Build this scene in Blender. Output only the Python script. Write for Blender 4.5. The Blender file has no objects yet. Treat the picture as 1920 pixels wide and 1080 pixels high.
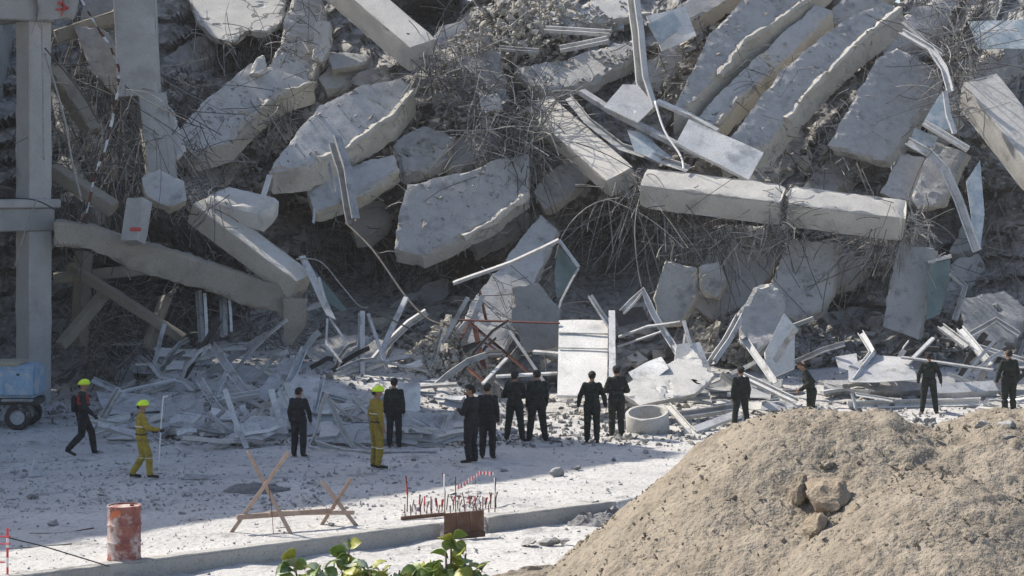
import bpy, bmesh, math, random
import numpy as np
from mathutils import Vector, Matrix, noise, Quaternion
random.seed(7)
R = random.uniform
scene = bpy.context.scene
C = scene.collection
# ------------------------------------------------------------------ camera, sky, sun, exposure
FPX, CX, HY, CH = 4000.0, 960.0, 332.0, 6.5
cam = bpy.data.objects.new('camera', bpy.data.cameras.new('camera'))
C.objects.link(cam); scene.camera = cam
cam.location = (0, 0, CH); cam.rotation_euler = (math.radians(90), 0, 0)
cam.data.sensor_width = 36; cam.data.lens = FPX / 1920 * 36
cam.data.shift_y = -208 / 1920
cam.data.clip_end = 3000
SUN_D = Vector((0.58, -0.37, -0.72)).normalized()
w = bpy.data.worlds.new('World'); scene.world = w; w.use_nodes = True
nt = w.node_tree; nt.nodes.clear()
sky = nt.nodes.new('ShaderNodeTexSky'); sky.sky_type = 'NISHITA'; sky.sun_disc = False; sky.dust_density = 2.0; sky.air_density = .9; sky.ozone_density = 1.0
sky.sun_elevation = math.asin(-SUN_D.z); sky.sun_rotation = math.atan2(-SUN_D.x, -SUN_D.y)
bg = nt.nodes.new('ShaderNodeBackground'); bg.inputs[1].default_value = 0.125
wo = nt.nodes.new('ShaderNodeOutputWorld')
nt.links.new(sky.outputs[0], bg.inputs[0]); nt.links.new(bg.outputs[0], wo.inputs[0])
sun = bpy.data.objects.new('sun', bpy.data.lights.new('sun', 'SUN')); C.objects.link(sun)
sun.data.energy = 4.2; sun.data.angle = math.radians(0.55); sun.data.color = (1, .93, .82)
sun.rotation_euler = SUN_D.to_track_quat('-Z', 'Y').to_euler()
scene.view_settings.view_transform = 'Standard'; scene.view_settings.look = 'None'
scene.view_settings.exposure = 0.68; scene.view_settings.gamma = 1
scene.view_settings.use_curve_mapping = False

# ------------------------------------------------------------------ measuring helpers
def P(px, py, Y): return Vector(((px - CX) * Y / FPX, Y, CH - (py - HY) * Y / FPX))
def G(px, py, z=0.0):
    Y = (CH - z) * FPX / (py - HY); return Vector(((px - CX) * Y / FPX, Y, z))
def planeY(py): return 70.5 / (1 + 0.0002125 * (py - HY))
def nz(v, s=1.0): return noise.noise(Vector(v) * s)
def nv(v, s=1.0): return noise.noise_vector(Vector(v) * s)

# ------------------------------------------------------------------ materials
def lin(h):
    h = h.lstrip('#'); c = [int(h[i:i+2], 16) / 255 for i in (0, 2, 4)]
    return tuple(((x + .055) / 1.055) ** 2.4 if x > .04 else x / 12.92 for x in c)
MATS = {}
def mat(name, c1, c2, scale=2.0, rough=.9, bump=.3, fine=30.0, c3=None, s3=.6, t3=.55, metal=0.0, world=False, dust=None, cracks=0.0, trans=0.0, spec=.3):
    m = bpy.data.materials.new(name); m.use_nodes = True; MATS[name] = m
    t = m.node_tree; N = t.nodes.new; L = t.links.new
    b = t.nodes['Principled BSDF']
    b.inputs['Roughness'].default_value = rough; b.inputs['Metallic'].default_value = metal
    b.inputs['Specular IOR Level'].default_value = spec
    tc = N('ShaderNodeTexCoord')
    if world:
        g = N('ShaderNodeNewGeometry'); src = g.outputs['Position']
    else:
        oi = N('ShaderNodeObjectInfo'); ad = N('ShaderNodeVectorMath'); ad.operation = 'MULTIPLY_ADD'
        L(oi.outputs['Random'], ad.inputs[0]); ad.inputs[1].default_value = (37, 91, 53); L(tc.outputs['Object'], ad.inputs[2]); src = ad.outputs[0]
    def noi(s, d=6, r=.6):
        n = N('ShaderNodeTexNoise'); n.inputs['Scale'].default_value = s; n.inputs['Detail'].default_value = d; n.inputs['Roughness'].default_value = r
        L(src, n.inputs['Vector']); return n.outputs[0]
    def mix(fac, a, c):
        x = N('ShaderNodeMix'); x.data_type = 'RGBA'
        for i, v in ((0, fac), (6, a), (7, c)):
            if isinstance(v, (tuple, float)): x.inputs[i].default_value = (*v, 1) if isinstance(v, tuple) else v
            else: L(v, x.inputs[i])
        return x.outputs[2]
    def rng(v, a, c):
        r = N('ShaderNodeMapRange'); r.inputs[1].default_value = a; r.inputs[2].default_value = c; L(v, r.inputs[0]); return r.outputs[0]
    n1 = noi(scale); n2 = noi(fine, 3)
    col = mix(rng(n1, .35, .68), c1, c2)
    dk = tuple(x * .6 for x in c1)
    col = mix(rng(n2, .52, .8), col, dk)
    if c3: col = mix(rng(noi(s3, 7, .65), t3, t3 + .12), col, c3)
    if cracks:
        v = N('ShaderNodeTexVoronoi'); v.feature = 'DISTANCE_TO_EDGE'; v.inputs['Scale'].default_value = cracks
        dd = N('ShaderNodeVectorMath'); dd.operation = 'MULTIPLY_ADD'; nn = N('ShaderNodeTexNoise'); nn.inputs['Scale'].default_value = 2.2; nn.inputs['Detail'].default_value = 5
        L(src, nn.inputs['Vector']); L(nn.outputs[1], dd.inputs[0]); dd.inputs[1].default_value = (.9, .9, .9); L(src, dd.inputs[2]); L(dd.outputs[0], v.inputs['Vector'])
        col = mix(rng(v.outputs['Distance'], .016, .004), col, tuple(x * .3 for x in c1))
    if dust:
        g2 = N('ShaderNodeNewGeometry'); sp = N('ShaderNodeSeparateXYZ'); L(g2.outputs['Normal'], sp.inputs[0])
        mm = N('ShaderNodeMath'); mm.operation = 'MULTIPLY'; L(rng(sp.outputs[2], .2, .75), mm.inputs[0]); L(rng(noi(3.5, 5), .32, .6), mm.inputs[1])
        col = mix(mm.outputs[0], col, dust)
    if not world:                                  # each object a little lighter or darker than its neighbours
        vr = N('ShaderNodeMapRange'); vr.inputs[3].default_value = .80; vr.inputs[4].default_value = 1.10; L(oi.outputs['Random'], vr.inputs[0])
        hs = N('ShaderNodeHueSaturation'); L(vr.outputs[0], hs.inputs['Value']); L(col, hs.inputs['Color']); col = hs.outputs[0]
    L(col, b.inputs['Base Color'])
    if bump:
        bp = N('ShaderNodeBump'); bp.inputs['Strength'].default_value = bump; bp.inputs['Distance'].default_value = .04
        ma = N('ShaderNodeMath'); ma.operation = 'ADD'; L(noi(fine * .5, 5), ma.inputs[0]); L(n2, ma.inputs[1]); L(ma.outputs[0], bp.inputs['Height']); L(bp.outputs[0], b.inputs['Normal'])
    if trans:
        tb = N('ShaderNodeBsdfTranslucent'); L(col, tb.inputs[0]); mx_ = N('ShaderNodeMixShader'); mx_.inputs[0].default_value = trans
        L(b.outputs[0], mx_.inputs[1]); L(tb.outputs[0], mx_.inputs[2]); L(mx_.outputs[0], t.nodes['Material Output'].inputs[0])
    return m
DUST = (.50, .485, .455)
mat('concrete', (.345, .334, .314), (.47, .457, .43), 1.0, .92, .4, 26, c3=(.215, .21, .202), s3=1.3, t3=.55, dust=DUST)
mat('concrete_beige', (.43, .395, .33), (.53, .495, .425), 1.0, .92, .35, 24, c3=(.34, .312, .262), dust=DUST)
mat('concrete_pale', (.48, .465, .435), (.58, .565, .53), 1.1, .9, .3, 24, c3=(.37, .36, .34), t3=.56)
mat('concrete_cracked', (.50, .49, .465), (.60, .59, .56), 1.1, .9, .25, 24, c3=(.40, .39, .375), t3=.6, cracks=.32)
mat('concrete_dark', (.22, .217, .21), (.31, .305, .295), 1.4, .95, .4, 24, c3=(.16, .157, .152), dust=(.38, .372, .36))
mat('concrete_column', (.33, .322, .305), (.40, .392, .375), 1.6, .9, .25, 34, c3=(.26, .254, .242))
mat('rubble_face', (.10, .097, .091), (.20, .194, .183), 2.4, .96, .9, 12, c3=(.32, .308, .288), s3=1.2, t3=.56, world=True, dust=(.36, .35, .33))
mat('concrete_brown', (.27, .243, .20), (.35, .318, .265), 1.0, .92, .35, 24, c3=(.19, .172, .145))
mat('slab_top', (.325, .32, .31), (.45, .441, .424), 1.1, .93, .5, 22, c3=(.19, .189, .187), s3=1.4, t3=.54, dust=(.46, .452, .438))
mat('lip_concrete', (.44, .415, .365), (.54, .515, .46), 2.2, .93, .5, 24, c3=(.34, .32, .285))
mat('chunk_grey', (.27, .264, .253), (.38, .373, .36), 3, .95, .6, 20, dust=(.46, .45, .43))
mat('chunk_tan', (.41, .38, .325), (.52, .487, .43), 3, .95, .6, 20)
mat('chunk_dark', (.16, .157, .152), (.24, .235, .228), 3, .95, .6, 20)
mat('dust_ground', (.40, .392, .378), (.52, .51, .493), .55, .95, .8, 9, c3=(.25, .245, .238), s3=1.1, t3=.55, world=True)
mat('pebble', (.42, .41, .40), (.55, .54, .52), 3, .95, .3, 20)
mat('kerb_concrete', (.34, .33, .305), (.43, .42, .39), 1.2, .92, .35, 22, c3=(.24, .235, .22))
mat('sand', (.222, .190, .148), (.30, .260, .206), 1.3, .97, 1.0, 14, c3=(.165, .14, .108), s3=2.0, t3=.55, world=True)
mat('clay', (.25, .20, .145), (.33, .275, .205), 4, .95, .6, 20, c3=(.17, .135, .1), s3=2, t3=.55)
mat('rebar_steel', (.075, .072, .07), (.14, .134, .13), 5, .75, 0, 30, metal=.2)
mat('rebar_dusty', (.25, .24, .225), (.38, .37, .35), 5, .85, 0, 30)
mat('rust_steel', (.085, .035, .028), (.14, .055, .042), 4, .8, .2, 30)
mat('white_metal', (.42, .425, .43), (.56, .563, .565), 2, .7, .15, 20, c3=(.29, .284, .272), s3=2.5, t3=.53, spec=.3)
mat('grey_metal', (.33, .337, .342), (.45, .455, .46), 2.5, .7, .15, 20, c3=(.22, .216, .21), s3=2.6, t3=.52, spec=.3)
mat('gypsum', (.54, .53, .505), (.66, .65, .62), 1.5, .9, .3, 22, c3=(.36, .355, .35), s3=1.1, t3=.53)
mat('glass_blue', (.30, .36, .385), (.40, .455, .47), 2.5, .25, .1, 12, c3=(.52, .53, .52), s3=2.2, t3=.47, spec=.6)
mat('glass_green', (.10, .135, .12), (.17, .21, .19), 1.5, .15, .05, 12, c3=(.25, .28, .26), s3=1.5, t3=.6, spec=.7)
mat('cable_black', (.03, .03, .032), (.07, .07, .07), 4, .7, 0, 20)
mat('red_paint', (.38, .05, .05), (.5, .09, .08), 6, .8, .1, 30)
mat('red_plastic', (.65, .06, .08), (.75, .12, .12), 6, .6, 0, 30)
mat('white_plastic', (.75, .74, .72), (.8, .79, .78), 6, .6, 0, 30)
mat('wood', (.36, .26, .20), (.48, .365, .29), 6, .85, .25, 40, c3=(.28, .2, .155), s3=3)
mat('old_wood', (.13, .07, .045), (.2, .12, .08), 6, .9, .3, 40)
mat('barrel_paint', (.19, .06, .052), (.29, .13, .105), 3.5, .85, .3, 26, c3=(.42, .35, .325), s3=4.2, t3=.46)
mat('orange_paint', (.48, .12, .05), (.52, .17, .08), 6, .8, .1, 30)
mat('machine_blue', (.21, .32, .43), (.27, .38, .49), 2, .65, .15, 20, c3=(.40, .42, .43), s3=3, t3=.5, spec=.35)
mat('machine_cream', (.42, .39, .29), (.48, .45, .35), 3, .7, .1, 20)
mat('tyre', (.025, .025, .025), (.05, .05, .05), 6, .9, .2, 30, c3=(.18, .17, .165), s3=5, t3=.55)
mat('dark_steel', (.05, .05, .05), (.1, .098, .095), 5, .7, .2, 30)
mat('tarp', (.13, .13, .135), (.25, .25, .25), 5, .9, .4, 20)
mat('uniform_green', (.020, .025, .021), (.042, .047, .040), 9, .95, .5, 30, c3=(.015, .017, .015), s3=7, t3=.52)
mat('uniform_black', (.015, .016, .019), (.032, .033, .038), 9, .95, .4, 30)
mat('suit_yellow', (.29, .215, .033), (.37, .28, .055), 7, .9, .5, 25, c3=(.18, .14, .04), s3=5, t3=.53)
mat('neon', (.62, .85, .02), (.68, .9, .03), 4, .35, 0, 20, spec=.5)
mat('skin', (.30, .17, .105), (.36, .21, .135), 9, .6, 0, 30)
mat('hair', (.012, .01, .009), (.02, .018, .016), 20, .7, .2, 60)
mat('boot', (.012, .012, .012), (.025, .024, .023), 9, .6, .1, 30)
mat('mask', (.72, .73, .75), (.78, .79, .8), 9, .9, 0, 30)
mat('reflective', (.55, .53, .4), (.62, .6, .48), 9, .5, 0, 30)
mat('vest_red', (.3, .04, .03), (.38, .06, .045), 6, .8, .1, 30)
mat('leaf_green', (.19, .28, .06), (.26, .35, .10), 5, .45, .1, 30, spec=.5, trans=.35)
mat('leaf_yellow', (.34, .36, .05), (.44, .44, .09), 5, .45, .1, 30, spec=.5, trans=.35)
mat('leaf_pale', (.36, .43, .26), (.46, .52, .36), 5, .45, .1, 30, spec=.5, trans=.3)
mat('bark', (.12, .09, .06), (.18, .14, .1), 8, .95, .4, 30)
mat('cloth_white', (.55, .55, .56), (.65, .65, .66), 5, .9, .2, 30)

# ------------------------------------------------------------------ object helpers
def finish(name, me, m, parent, smooth, props):
    mats = m if isinstance(m, (list, tuple)) else [m]
    for x in mats: me.materials.append(MATS[x])
    if smooth is not None:
        me.polygons.foreach_set('use_smooth', [True] * len(me.polygons))
        if smooth < 3: me.set_sharp_from_angle(angle=smooth)
    o = bpy.data.objects.new(name, me); C.objects.link(o)
    n = len(me.vertices); co = np.empty(n * 3, np.float32); me.vertices.foreach_get('co', co); co = co.reshape(-1, 3)
    if parent is not None:
        o.parent = parent; org = np.array(wl(parent))
        if props.pop('own', True):
            c = np.array([(co[:, 0].min() + co[:, 0].max()) / 2, (co[:, 1].min() + co[:, 1].max()) / 2, co[:, 2].min()]) if n else org
            o.location = Vector([float(x) for x in (c - org)]); org = c
    else:
        org = np.array([(co[:, 0].min() + co[:, 0].max()) / 2, (co[:, 1].min() + co[:, 1].max()) / 2, co[:, 2].min()])
        o.location = [float(x) for x in org]
    me.vertices.foreach_set('co', (co - org).astype(np.float32).ravel()); me.update()
    for k, v in props.items():
        if v: o[k] = v
    return o
def wl(o):
    v = Vector(o.location)
    while o.parent: o = o.parent; v += o.location
    return v
def obj(name, bm, m, parent=None, label=None, cat=None, group=None, kind=None, smooth=None):
    me = bpy.data.meshes.new(name); bm.to_mesh(me); bm.free()
    return finish(name, me, m, parent, smooth, dict(label=label, category=cat, group=group, kind=kind))
def raw(name, verts, faces, m, parent=None, label=None, cat=None, group=None, kind=None, smooth=None, midx=None):
    me = bpy.data.meshes.new(name); me.from_pydata(verts, [], faces)
    if midx is not None: me.polygons.foreach_set('material_index', midx)
    return finish(name, me, m, parent, smooth, dict(label=label, category=cat, group=group, kind=kind))
def thing(name, loc, label, cat, group=None):
    o = bpy.data.objects.new(name, None); C.objects.link(o); o.location = loc; o.empty_display_size = .3
    o['label'] = label; o['category'] = cat
    if group: o['group'] = group
    return o

class MB:                                   # plain vertex / face collector
    def __init__(s): s.v = []; s.f = []; s.mi = []
    def add(s, v, f, mi=0):
        o = len(s.v); s.v += [tuple(x) for x in v]; s.f += [tuple(i + o for i in q) for q in f]; s.mi += [mi] * len(f)
    def tube(s, pts, r, n=4, mi=0, taper=None):
        pts = [Vector(p) for p in pts]
        if len(pts) < 2: return
        v = []; f = []
        up = Vector((.31, .17, .93))
        for i, p in enumerate(pts):
            d = (pts[min(i + 1, len(pts) - 1)] - pts[max(i - 1, 0)])
            if d.length < 1e-6: d = Vector((0, 0, 1))
            d.normalize(); a = d.cross(up)
            if a.length < .05: a = d.cross(Vector((1, 0, 0)))
            a.normalize(); b = d.cross(a)
            rr = r if taper is None else r + (taper - r) * i / (len(pts) - 1)
            for k in range(n):
                t = 2 * math.pi * k / n; v.append(p + a * (math.cos(t) * rr) + b * (math.sin(t) * rr))
        for i in range(len(pts) - 1):
            for k in range(n):
                k2 = (k + 1) % n; f.append((i * n + k, i * n + k2, (i + 1) * n + k2, (i + 1) * n + k))
        f.append(tuple(range(n - 1, -1, -1))); f.append(tuple(range((len(pts) - 1) * n, len(pts) * n)))
        s.add(v, f, mi)
    def box(s, c, e1, e2, e3, mi=0):           # centre + three half axes
        c = Vector(c); v = [c + e1 * a + e2 * b + e3 * d for a in (-1, 1) for b in (-1, 1) for d in (-1, 1)]
        s.add(v, [(0, 1, 3, 2), (4, 6, 7, 5), (0, 4, 5, 1), (2, 3, 7, 6), (0, 2, 6, 4), (1, 5, 7, 3)], mi)
    def build(s, name, m, parent=None, **k):
        if not s.v: return None
        return raw(name, s.v, s.f, m, parent, midx=s.mi if isinstance(m, (list, tuple)) else None, **k)

def refine(bm, ml, it=4):
    for _ in range(it):
        e = [x for x in bm.edges if x.calc_length() > ml]
        if not e: break
        bmesh.ops.subdivide_edges(bm, edges=e, cuts=1); bmesh.ops.triangulate(bm, faces=[f for f in bm.faces if len(f.verts) > 3])
def roughen(bm, amp, chip, seed, n0=None):
    bm.normal_update(); off = Vector((seed * 3.7, seed * 1.3, 0)); mv = []
    for v in bm.verts:
        sharp = any(len(e.link_faces) == 2 and e.calc_face_angle(0) > .6 for e in v.link_edges)
        d = nv(v.co * 1.1 + off) * amp * .7 + nv(v.co * 4 + off) * amp * .4
        if sharp and chip:
            k = max(0, nz(v.co * 1.7 + off) + .12) * chip + max(0, nz(v.co * 5.1 + off)) * chip * .7
            d -= v.normal * k
        if n0 is not None and abs(v.normal.dot(n0)) < .75: d += nv(v.co * 5.5 + off) * .035 + nv(v.co * 12 + off) * .02
        mv.append(d)
    for v, d in zip(bm.verts, mv): v.co += d
SITES = []; LIPC = []                                  # upward spots where loose rubble can lie
def prism_bm(face, vec, jag=.05, ml=.35, amp=.015, chip=.08, seed=1):
    pts = []
    n = len(face)
    for i in range(n):
        a, b = face[i], face[(i + 1) % n]; L = (b - a).length; k = max(1, int(L / .45))
        for j in range(k):
            p = a.lerp(b, j / k)
            if jag: p = p + nv(p * 1.9 + Vector((seed, 0, 0))) * jag * .45 + nv(p * 6.3 + Vector((seed, 0, 0))) * jag * .55
            pts.append(p)
    bm = bmesh.new(); t = [bm.verts.new(p) for p in pts]; u = [bm.verts.new(p + vec) for p in pts]; n = len(pts)
    bm.faces.new(t); bm.faces.new(list(reversed(u)))
    for i in range(n): bm.faces.new((t[i], u[i], u[(i + 1) % n], t[(i + 1) % n]))
    bmesh.ops.recalc_face_normals(bm, faces=bm.faces)
    bmesh.ops.triangulate(bm, faces=[f for f in bm.faces if len(f.verts) > 3]); refine(bm, ml, 5); roughen(bm, amp, chip, seed, vec.normalized() if chip else None)
    return bm
SEED = [0]
def strands(mb, pts, n, ln, dirv, spread, grav, curl, r=.014, seg=7, mi=0):
    for _ in range(n):
        p = random.choice(pts) + Vector((R(-1, 1), R(-1, 1), R(-1, 1))) * spread
        d = (Vector(dirv) * R(.3, 1) + Vector((R(-1, 1), R(-1, 1), R(-1, 1))) * curl)
        if d.length < .05: continue
        d.normalize(); L = ln * R(.25, 1.25) / seg; q = [p]; kx = Vector((R(-1, 1), R(-1, 1), R(-1, 1))) * R(0, .16); kink = random.randrange(seg * 2)
        for i in range(seg):
            d = (d + Vector((0, 0, -grav * R(0, .6))) + kx).normalized()
            if i == kink: d = (d + Vector((R(-1, 1), R(-.5, .5), R(-1, 1))) * .9).normalized()
            p = p + d * L; q.append(p)
        mb.tube(q, r * R(.6, 1.15), 4, mi)
def slab(name, label, cat, poly, off, gx=0., gy=-1.5, band=(4, 30, .3), m='concrete', jag=.06, amp=.015, chip=.1, rb=0, rl=.7, sites=0, group=None, ml=.2, parent=None, lipn=None):
    SEED[0] += 1
    cx = sum(p[0] for p in poly) / len(poly); cy = sum(p[1] for p in poly) / len(poly)
    Y0 = off if off > 20 else planeY(cy) - off
    dep = lambda p: Y0 + gx * (p[0] - cx) / 100 + gy * (p[1] - cy) / 100
    face = [P(p[0], p[1], dep(p)) for p in poly]
    vec = P(cx + band[0], cy + band[1], Y0 + band[2]) - P(cx, cy, Y0)
    bm = prism_bm(face, vec, jag, ml, amp, chip, SEED[0])
    edge = [v.co.copy() + vec * R(.2, .8) for v in list(bm.verts)[:max(3, len(poly) * 2)]]
    if sites:
        bm.normal_update(); up = [f for f in bm.faces if f.normal.z > .3]
        for _ in range(sites * 3 if up else 0):
            f = random.choice(up); u = [R(0, 1) for _ in f.verts]; q = sum((v.co * k for v, k in zip(f.verts, u)), Vector()) / sum(u)
            if nz(q * 1.3) > .0: SITES.append((q, 1))
    mm = m
    if m in ('concrete', 'concrete_beige'):
        n0 = sum(((face[i] - face[0]).cross(face[(i + 1) % len(face)] - face[0]) for i in range(1, len(face) - 1)), Vector()).normalized()
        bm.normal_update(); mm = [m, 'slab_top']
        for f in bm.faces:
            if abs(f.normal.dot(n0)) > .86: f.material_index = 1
    o = obj(name, bm, mm, parent, label, cat, group, smooth=.3)
    if lipn:  # pale raised strip added along the edge to catch a sunlit rim
        cs = [P(x, y, dep((x, y)) - .05) for x, y in lipn]; q = []
        for a, b in zip(cs, cs[1:]):
            k = max(2, int((b - a).length / .16))
            for i in range(k): x = a.lerp(b, i / k); q.append(x + nv(x * 2.2) * .07)
        q.append(cs[-1]); lm = MB(); vv = []; ns = 6
        for i, x in enumerate(q):
            d = (q[min(i + 1, len(q) - 1)] - q[max(0, i - 1)]).normalized(); u = Vector((0, -.25, 1)); u = (u - d * u.dot(d)).normalized(); w_ = d.cross(u)
            if w_.y < 0: w_ = -w_
            k = .75 + .6 * nz(x * 1.6) + .35 * nz(x * 5); k = max(.3, k)
            for (p_, r_) in ((-.07, -.10), (-.075, .04), (-.02, .105), (.16, .10), (.24, .02), (.16, -.1)): vv.append(x + w_ * p_ * k + u * r_ * k + nv(x * 6 + Vector((p_ * 40, r_ * 40, 0))) * .025)
        ff_ = [(i * ns + k, i * ns + (k + 1) % ns, (i + 1) * ns + (k + 1) % ns, (i + 1) * ns + k) for i in range(len(q) - 1) for k in range(ns)] + [tuple(range(ns)), tuple(range((len(q) - 1) * ns, len(q) * ns))]
        lm.add(vv, ff_); lo = lm.build('sun_lip', 'lip_concrete', o, smooth=.5)
        for _ in range(int(len(q) * 1.5)): LIPC.append(random.choice(q) + Vector((R(-.12, .12), R(-.05, .4), R(.02, .1))))
    if rb:
        mb = MB(); base = [a + vec * .5 for a in face]
        low = sorted(base, key=lambda q: q.z)[:max(2, len(base) // 2)]
        es = []
        for a, b in zip(base, base[1:] + base[:1]):
            for k in range(4): es.append(a.lerp(b, k / 4))
        strands(mb, es, rb, rl, (0, -.4, -.2), .1, .25, 1.0)
        mb.build('rebar', 'rebar_dusty', o, kind='stuff')
    return o
def beam_bm(p0, p1, wd, ht, roll=0, amp=.012, chip=.07, ml=.4, bev=.02):
    SEED[0] += 1
    e1 = (p1 - p0); L = e1.length; e1.normalize(); e2 = e1.cross(Vector((0, 0, 1)))
    if e2.length < .05: e2 = Vector((1, 0, 0))
    e2.normalize(); e3 = e2.cross(e1); q = Quaternion(e1, math.radians(roll)); e2 = q @ e2; e3 = q @ e3
    mb = MB(); mb.box((p0 + p1) / 2, e1 * L / 2, e2 * wd / 2, e3 * ht / 2)
    bm = bmesh.new(); vs = [bm.verts.new(v) for v in mb.v]
    for f in mb.f: bm.faces.new([vs[i] for i in f])
    bmesh.ops.recalc_face_normals(bm, faces=bm.faces)
    if bev: bmesh.ops.bevel(bm, geom=list(bm.edges), offset=bev, segments=1, affect='EDGES')
    bmesh.ops.triangulate(bm, faces=bm.faces); refine(bm, ml); roughen(bm, amp, chip, SEED[0])
    return bm
def beam(name, label, cat, a, b, wd, ht, roll=0, m='concrete', parent=None, rb=0, group=None, **k):
    p0 = P(*a); p1 = P(*b)
    o = obj(name, beam_bm(p0, p1, wd, ht, roll, **k), m, parent, label, cat, group, smooth=.6)
    if rb:
        mb = MB(); d = (p1 - p0).normalized()
        for p, s in ((p0, -1), (p1, 1)):
            strands(mb, [p - d * s * .1], rb // 2, 1.0, d * s, .3, .18, .7)
        mb.build('rebar', 'rebar_dusty', o, kind='stuff')
    return o
# steel and aluminium profiles: path in (px, py, Y), cross-section channel / box / strip
def profile_bm(pts, wd, ht, shape='channel', tilt=0):
    sec = {'box': [(-1, -1), (1, -1), (1, 1), (-1, 1)],
           'channel': [(-1, -1), (1, -1), (1, 1), (.72, 1), (.72, -.6), (-.72, -.6), (-.72, 1), (-1, 1)],
           'angle': [(-1, -1), (1, -1), (1, -.7), (-.75, -.7), (-.75, 1), (-1, 1)]}[shape]
    bm = bmesh.new(); rings = []
    pts = [Vector(p) for p in pts]
    for i, p in enumerate(pts):
        d = (pts[min(i + 1, len(pts) - 1)] - pts[max(0, i - 1)]).normalized(); a = d.cross(Vector((0, -.35, .94)))
        if a.length < .1: a = d.cross(Vector((1, 0, 0)))
        a.normalize(); b = a.cross(d); q = Quaternion(d, math.radians(tilt)); a = q @ a; b = q @ b
        rings.append([bm.verts.new(p + a * x * wd / 2 + b * y * ht / 2) for x, y in sec])
    n = len(sec)
    for r0, r1 in zip(rings, rings[1:]):
        for k in range(n): bm.faces.new((r0[k], r0[(k + 1) % n], r1[(k + 1) % n], r1[k]))
    bm.faces.new(list(reversed(rings[0]))); bm.faces.new(rings[-1])
    bmesh.ops.recalc_face_normals(bm, faces=bm.faces)
    return bm
def profile(name, label, cat, pts, wpx, hpx=None, shape='channel', tilt=0, m='white_metal', bend=.02, group=None, parent=None):
    pp = [P(*p) for p in pts]; Y = pp[0].y; s = Y / FPX; q = []
    for a, b in zip(pp, pp[1:]):
        k = max(2, int((b - a).length / .5))
        for i in range(k):
            x = a.lerp(b, i / k); q.append(x + nv(x * .9) * bend if q else x)
    q.append(pp[-1])
    return obj(name, profile_bm(q, wpx * s, (hpx or wpx * .6) * s, shape, tilt), m, parent, label, cat, group, smooth=.5)
def sheet(name, label, cat, poly, Y0, gx=0, gy=-1., m='white_metal', th=.03, wav=.06, group=None, parent=None):
    cx = sum(p[0] for p in poly) / len(poly); cy = sum(p[1] for p in poly) / len(poly); SEED[0] += 1
    f = [P(p[0], p[1], Y0 + gx * (p[0] - cx) / 100 + gy * (p[1] - cy) / 100) for p in poly]
    nrm = (f[1] - f[0]).cross(f[2] - f[0]).normalized()
    if nrm.y < 0: nrm = -nrm
    bm = prism_bm(f, nrm * th, 0, .25, 0, 0, SEED[0])
    for v in bm.verts:
        q = (v.co * .8 + Vector((SEED[0], 0, 0))); v.co += nrm * (nz(q) * wav * 2.0)
    return obj(name, bm, m, parent, label, cat, group, smooth=.8)
def cable(name, label, pts, r=.02, m='cable_black', cat='cable', group=None, n=6):
    pp = [P(*p) for p in pts]; q = []
    for i in range(len(pp) - 1):                     # catmull-rom
        p0, p1, p2, p3 = pp[max(0, i - 1)], pp[i], pp[i + 1], pp[min(len(pp) - 1, i + 2)]
        for t in [k / 6 for k in range(6)]:
            q.append(.5 * (2 * p1 + (p2 - p0) * t + (2 * p0 - 5 * p1 + 4 * p2 - p3) * t * t + (3 * p1 - p0 - 3 * p2 + p3) * t ** 3))
    q.append(pp[-1]); mb = MB(); mb.tube(q, r, n)
    return mb.build(name, m, label=label, cat=cat, group=group, smooth=3.2)
def chunk_mesh(seed, npt=12, sub=0):
    rr = random.Random(seed * 31 + 5); bm = bmesh.new(); k = (rr.uniform(.7, 1.3), rr.uniform(.6, 1.1), rr.uniform(.45, .9))
    for _ in range(npt):
        d = Vector((rr.uniform(-1, 1), rr.uniform(-1, 1), rr.uniform(-1, 1))); d /= max(.35, max(abs(d.x), abs(d.y), abs(d.z)) * .55 + d.length * .45)
        bm.verts.new((d.x * k[0], d.y * k[1], d.z * k[2]))
    h = bmesh.ops.convex_hull(bm, input=bm.verts[:]); bmesh.ops.delete(bm, geom=list({e for e in h['geom_unused'] + h['geom_interior'] if isinstance(e, bmesh.types.BMVert)}), context='VERTS')
    if sub:
        bmesh.ops.subdivide_edges(bm, edges=bm.edges[:], cuts=2, use_grid_fill=True); bmesh.ops.triangulate(bm, faces=bm.faces[:])
        for v in bm.verts: v.co += nv(v.co * 2.3 + Vector((seed, 0, 0))) * .10
    me = bpy.data.meshes.new('concrete_chunk'); bm.to_mesh(me); bm.free(); return me
CH_S = [chunk_mesh(i, 14, 1) for i in range(12)]; CH_T = [chunk_mesh(40 + i, 9) for i in range(14)]
CT = []
for me in CH_T:
    CT.append(([v.co.copy() for v in me.vertices], [tuple(p.vertices) for p in me.polygons]))
def add_chunk(mb, p, s, mi=0):
    v, f = random.choice(CT); q = Quaternion(Vector((R(-1, 1), R(-1, 1), R(-1, 1))).normalized(), R(0, 6.28)); sc = Vector((s * R(.7, 1.3), s * R(.7, 1.3), s * R(.5, 1)))
    mb.add([p + q @ Vector((a.x * sc.x, a.y * sc.y, a.z * sc.z)) for a in v], f, mi)

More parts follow.
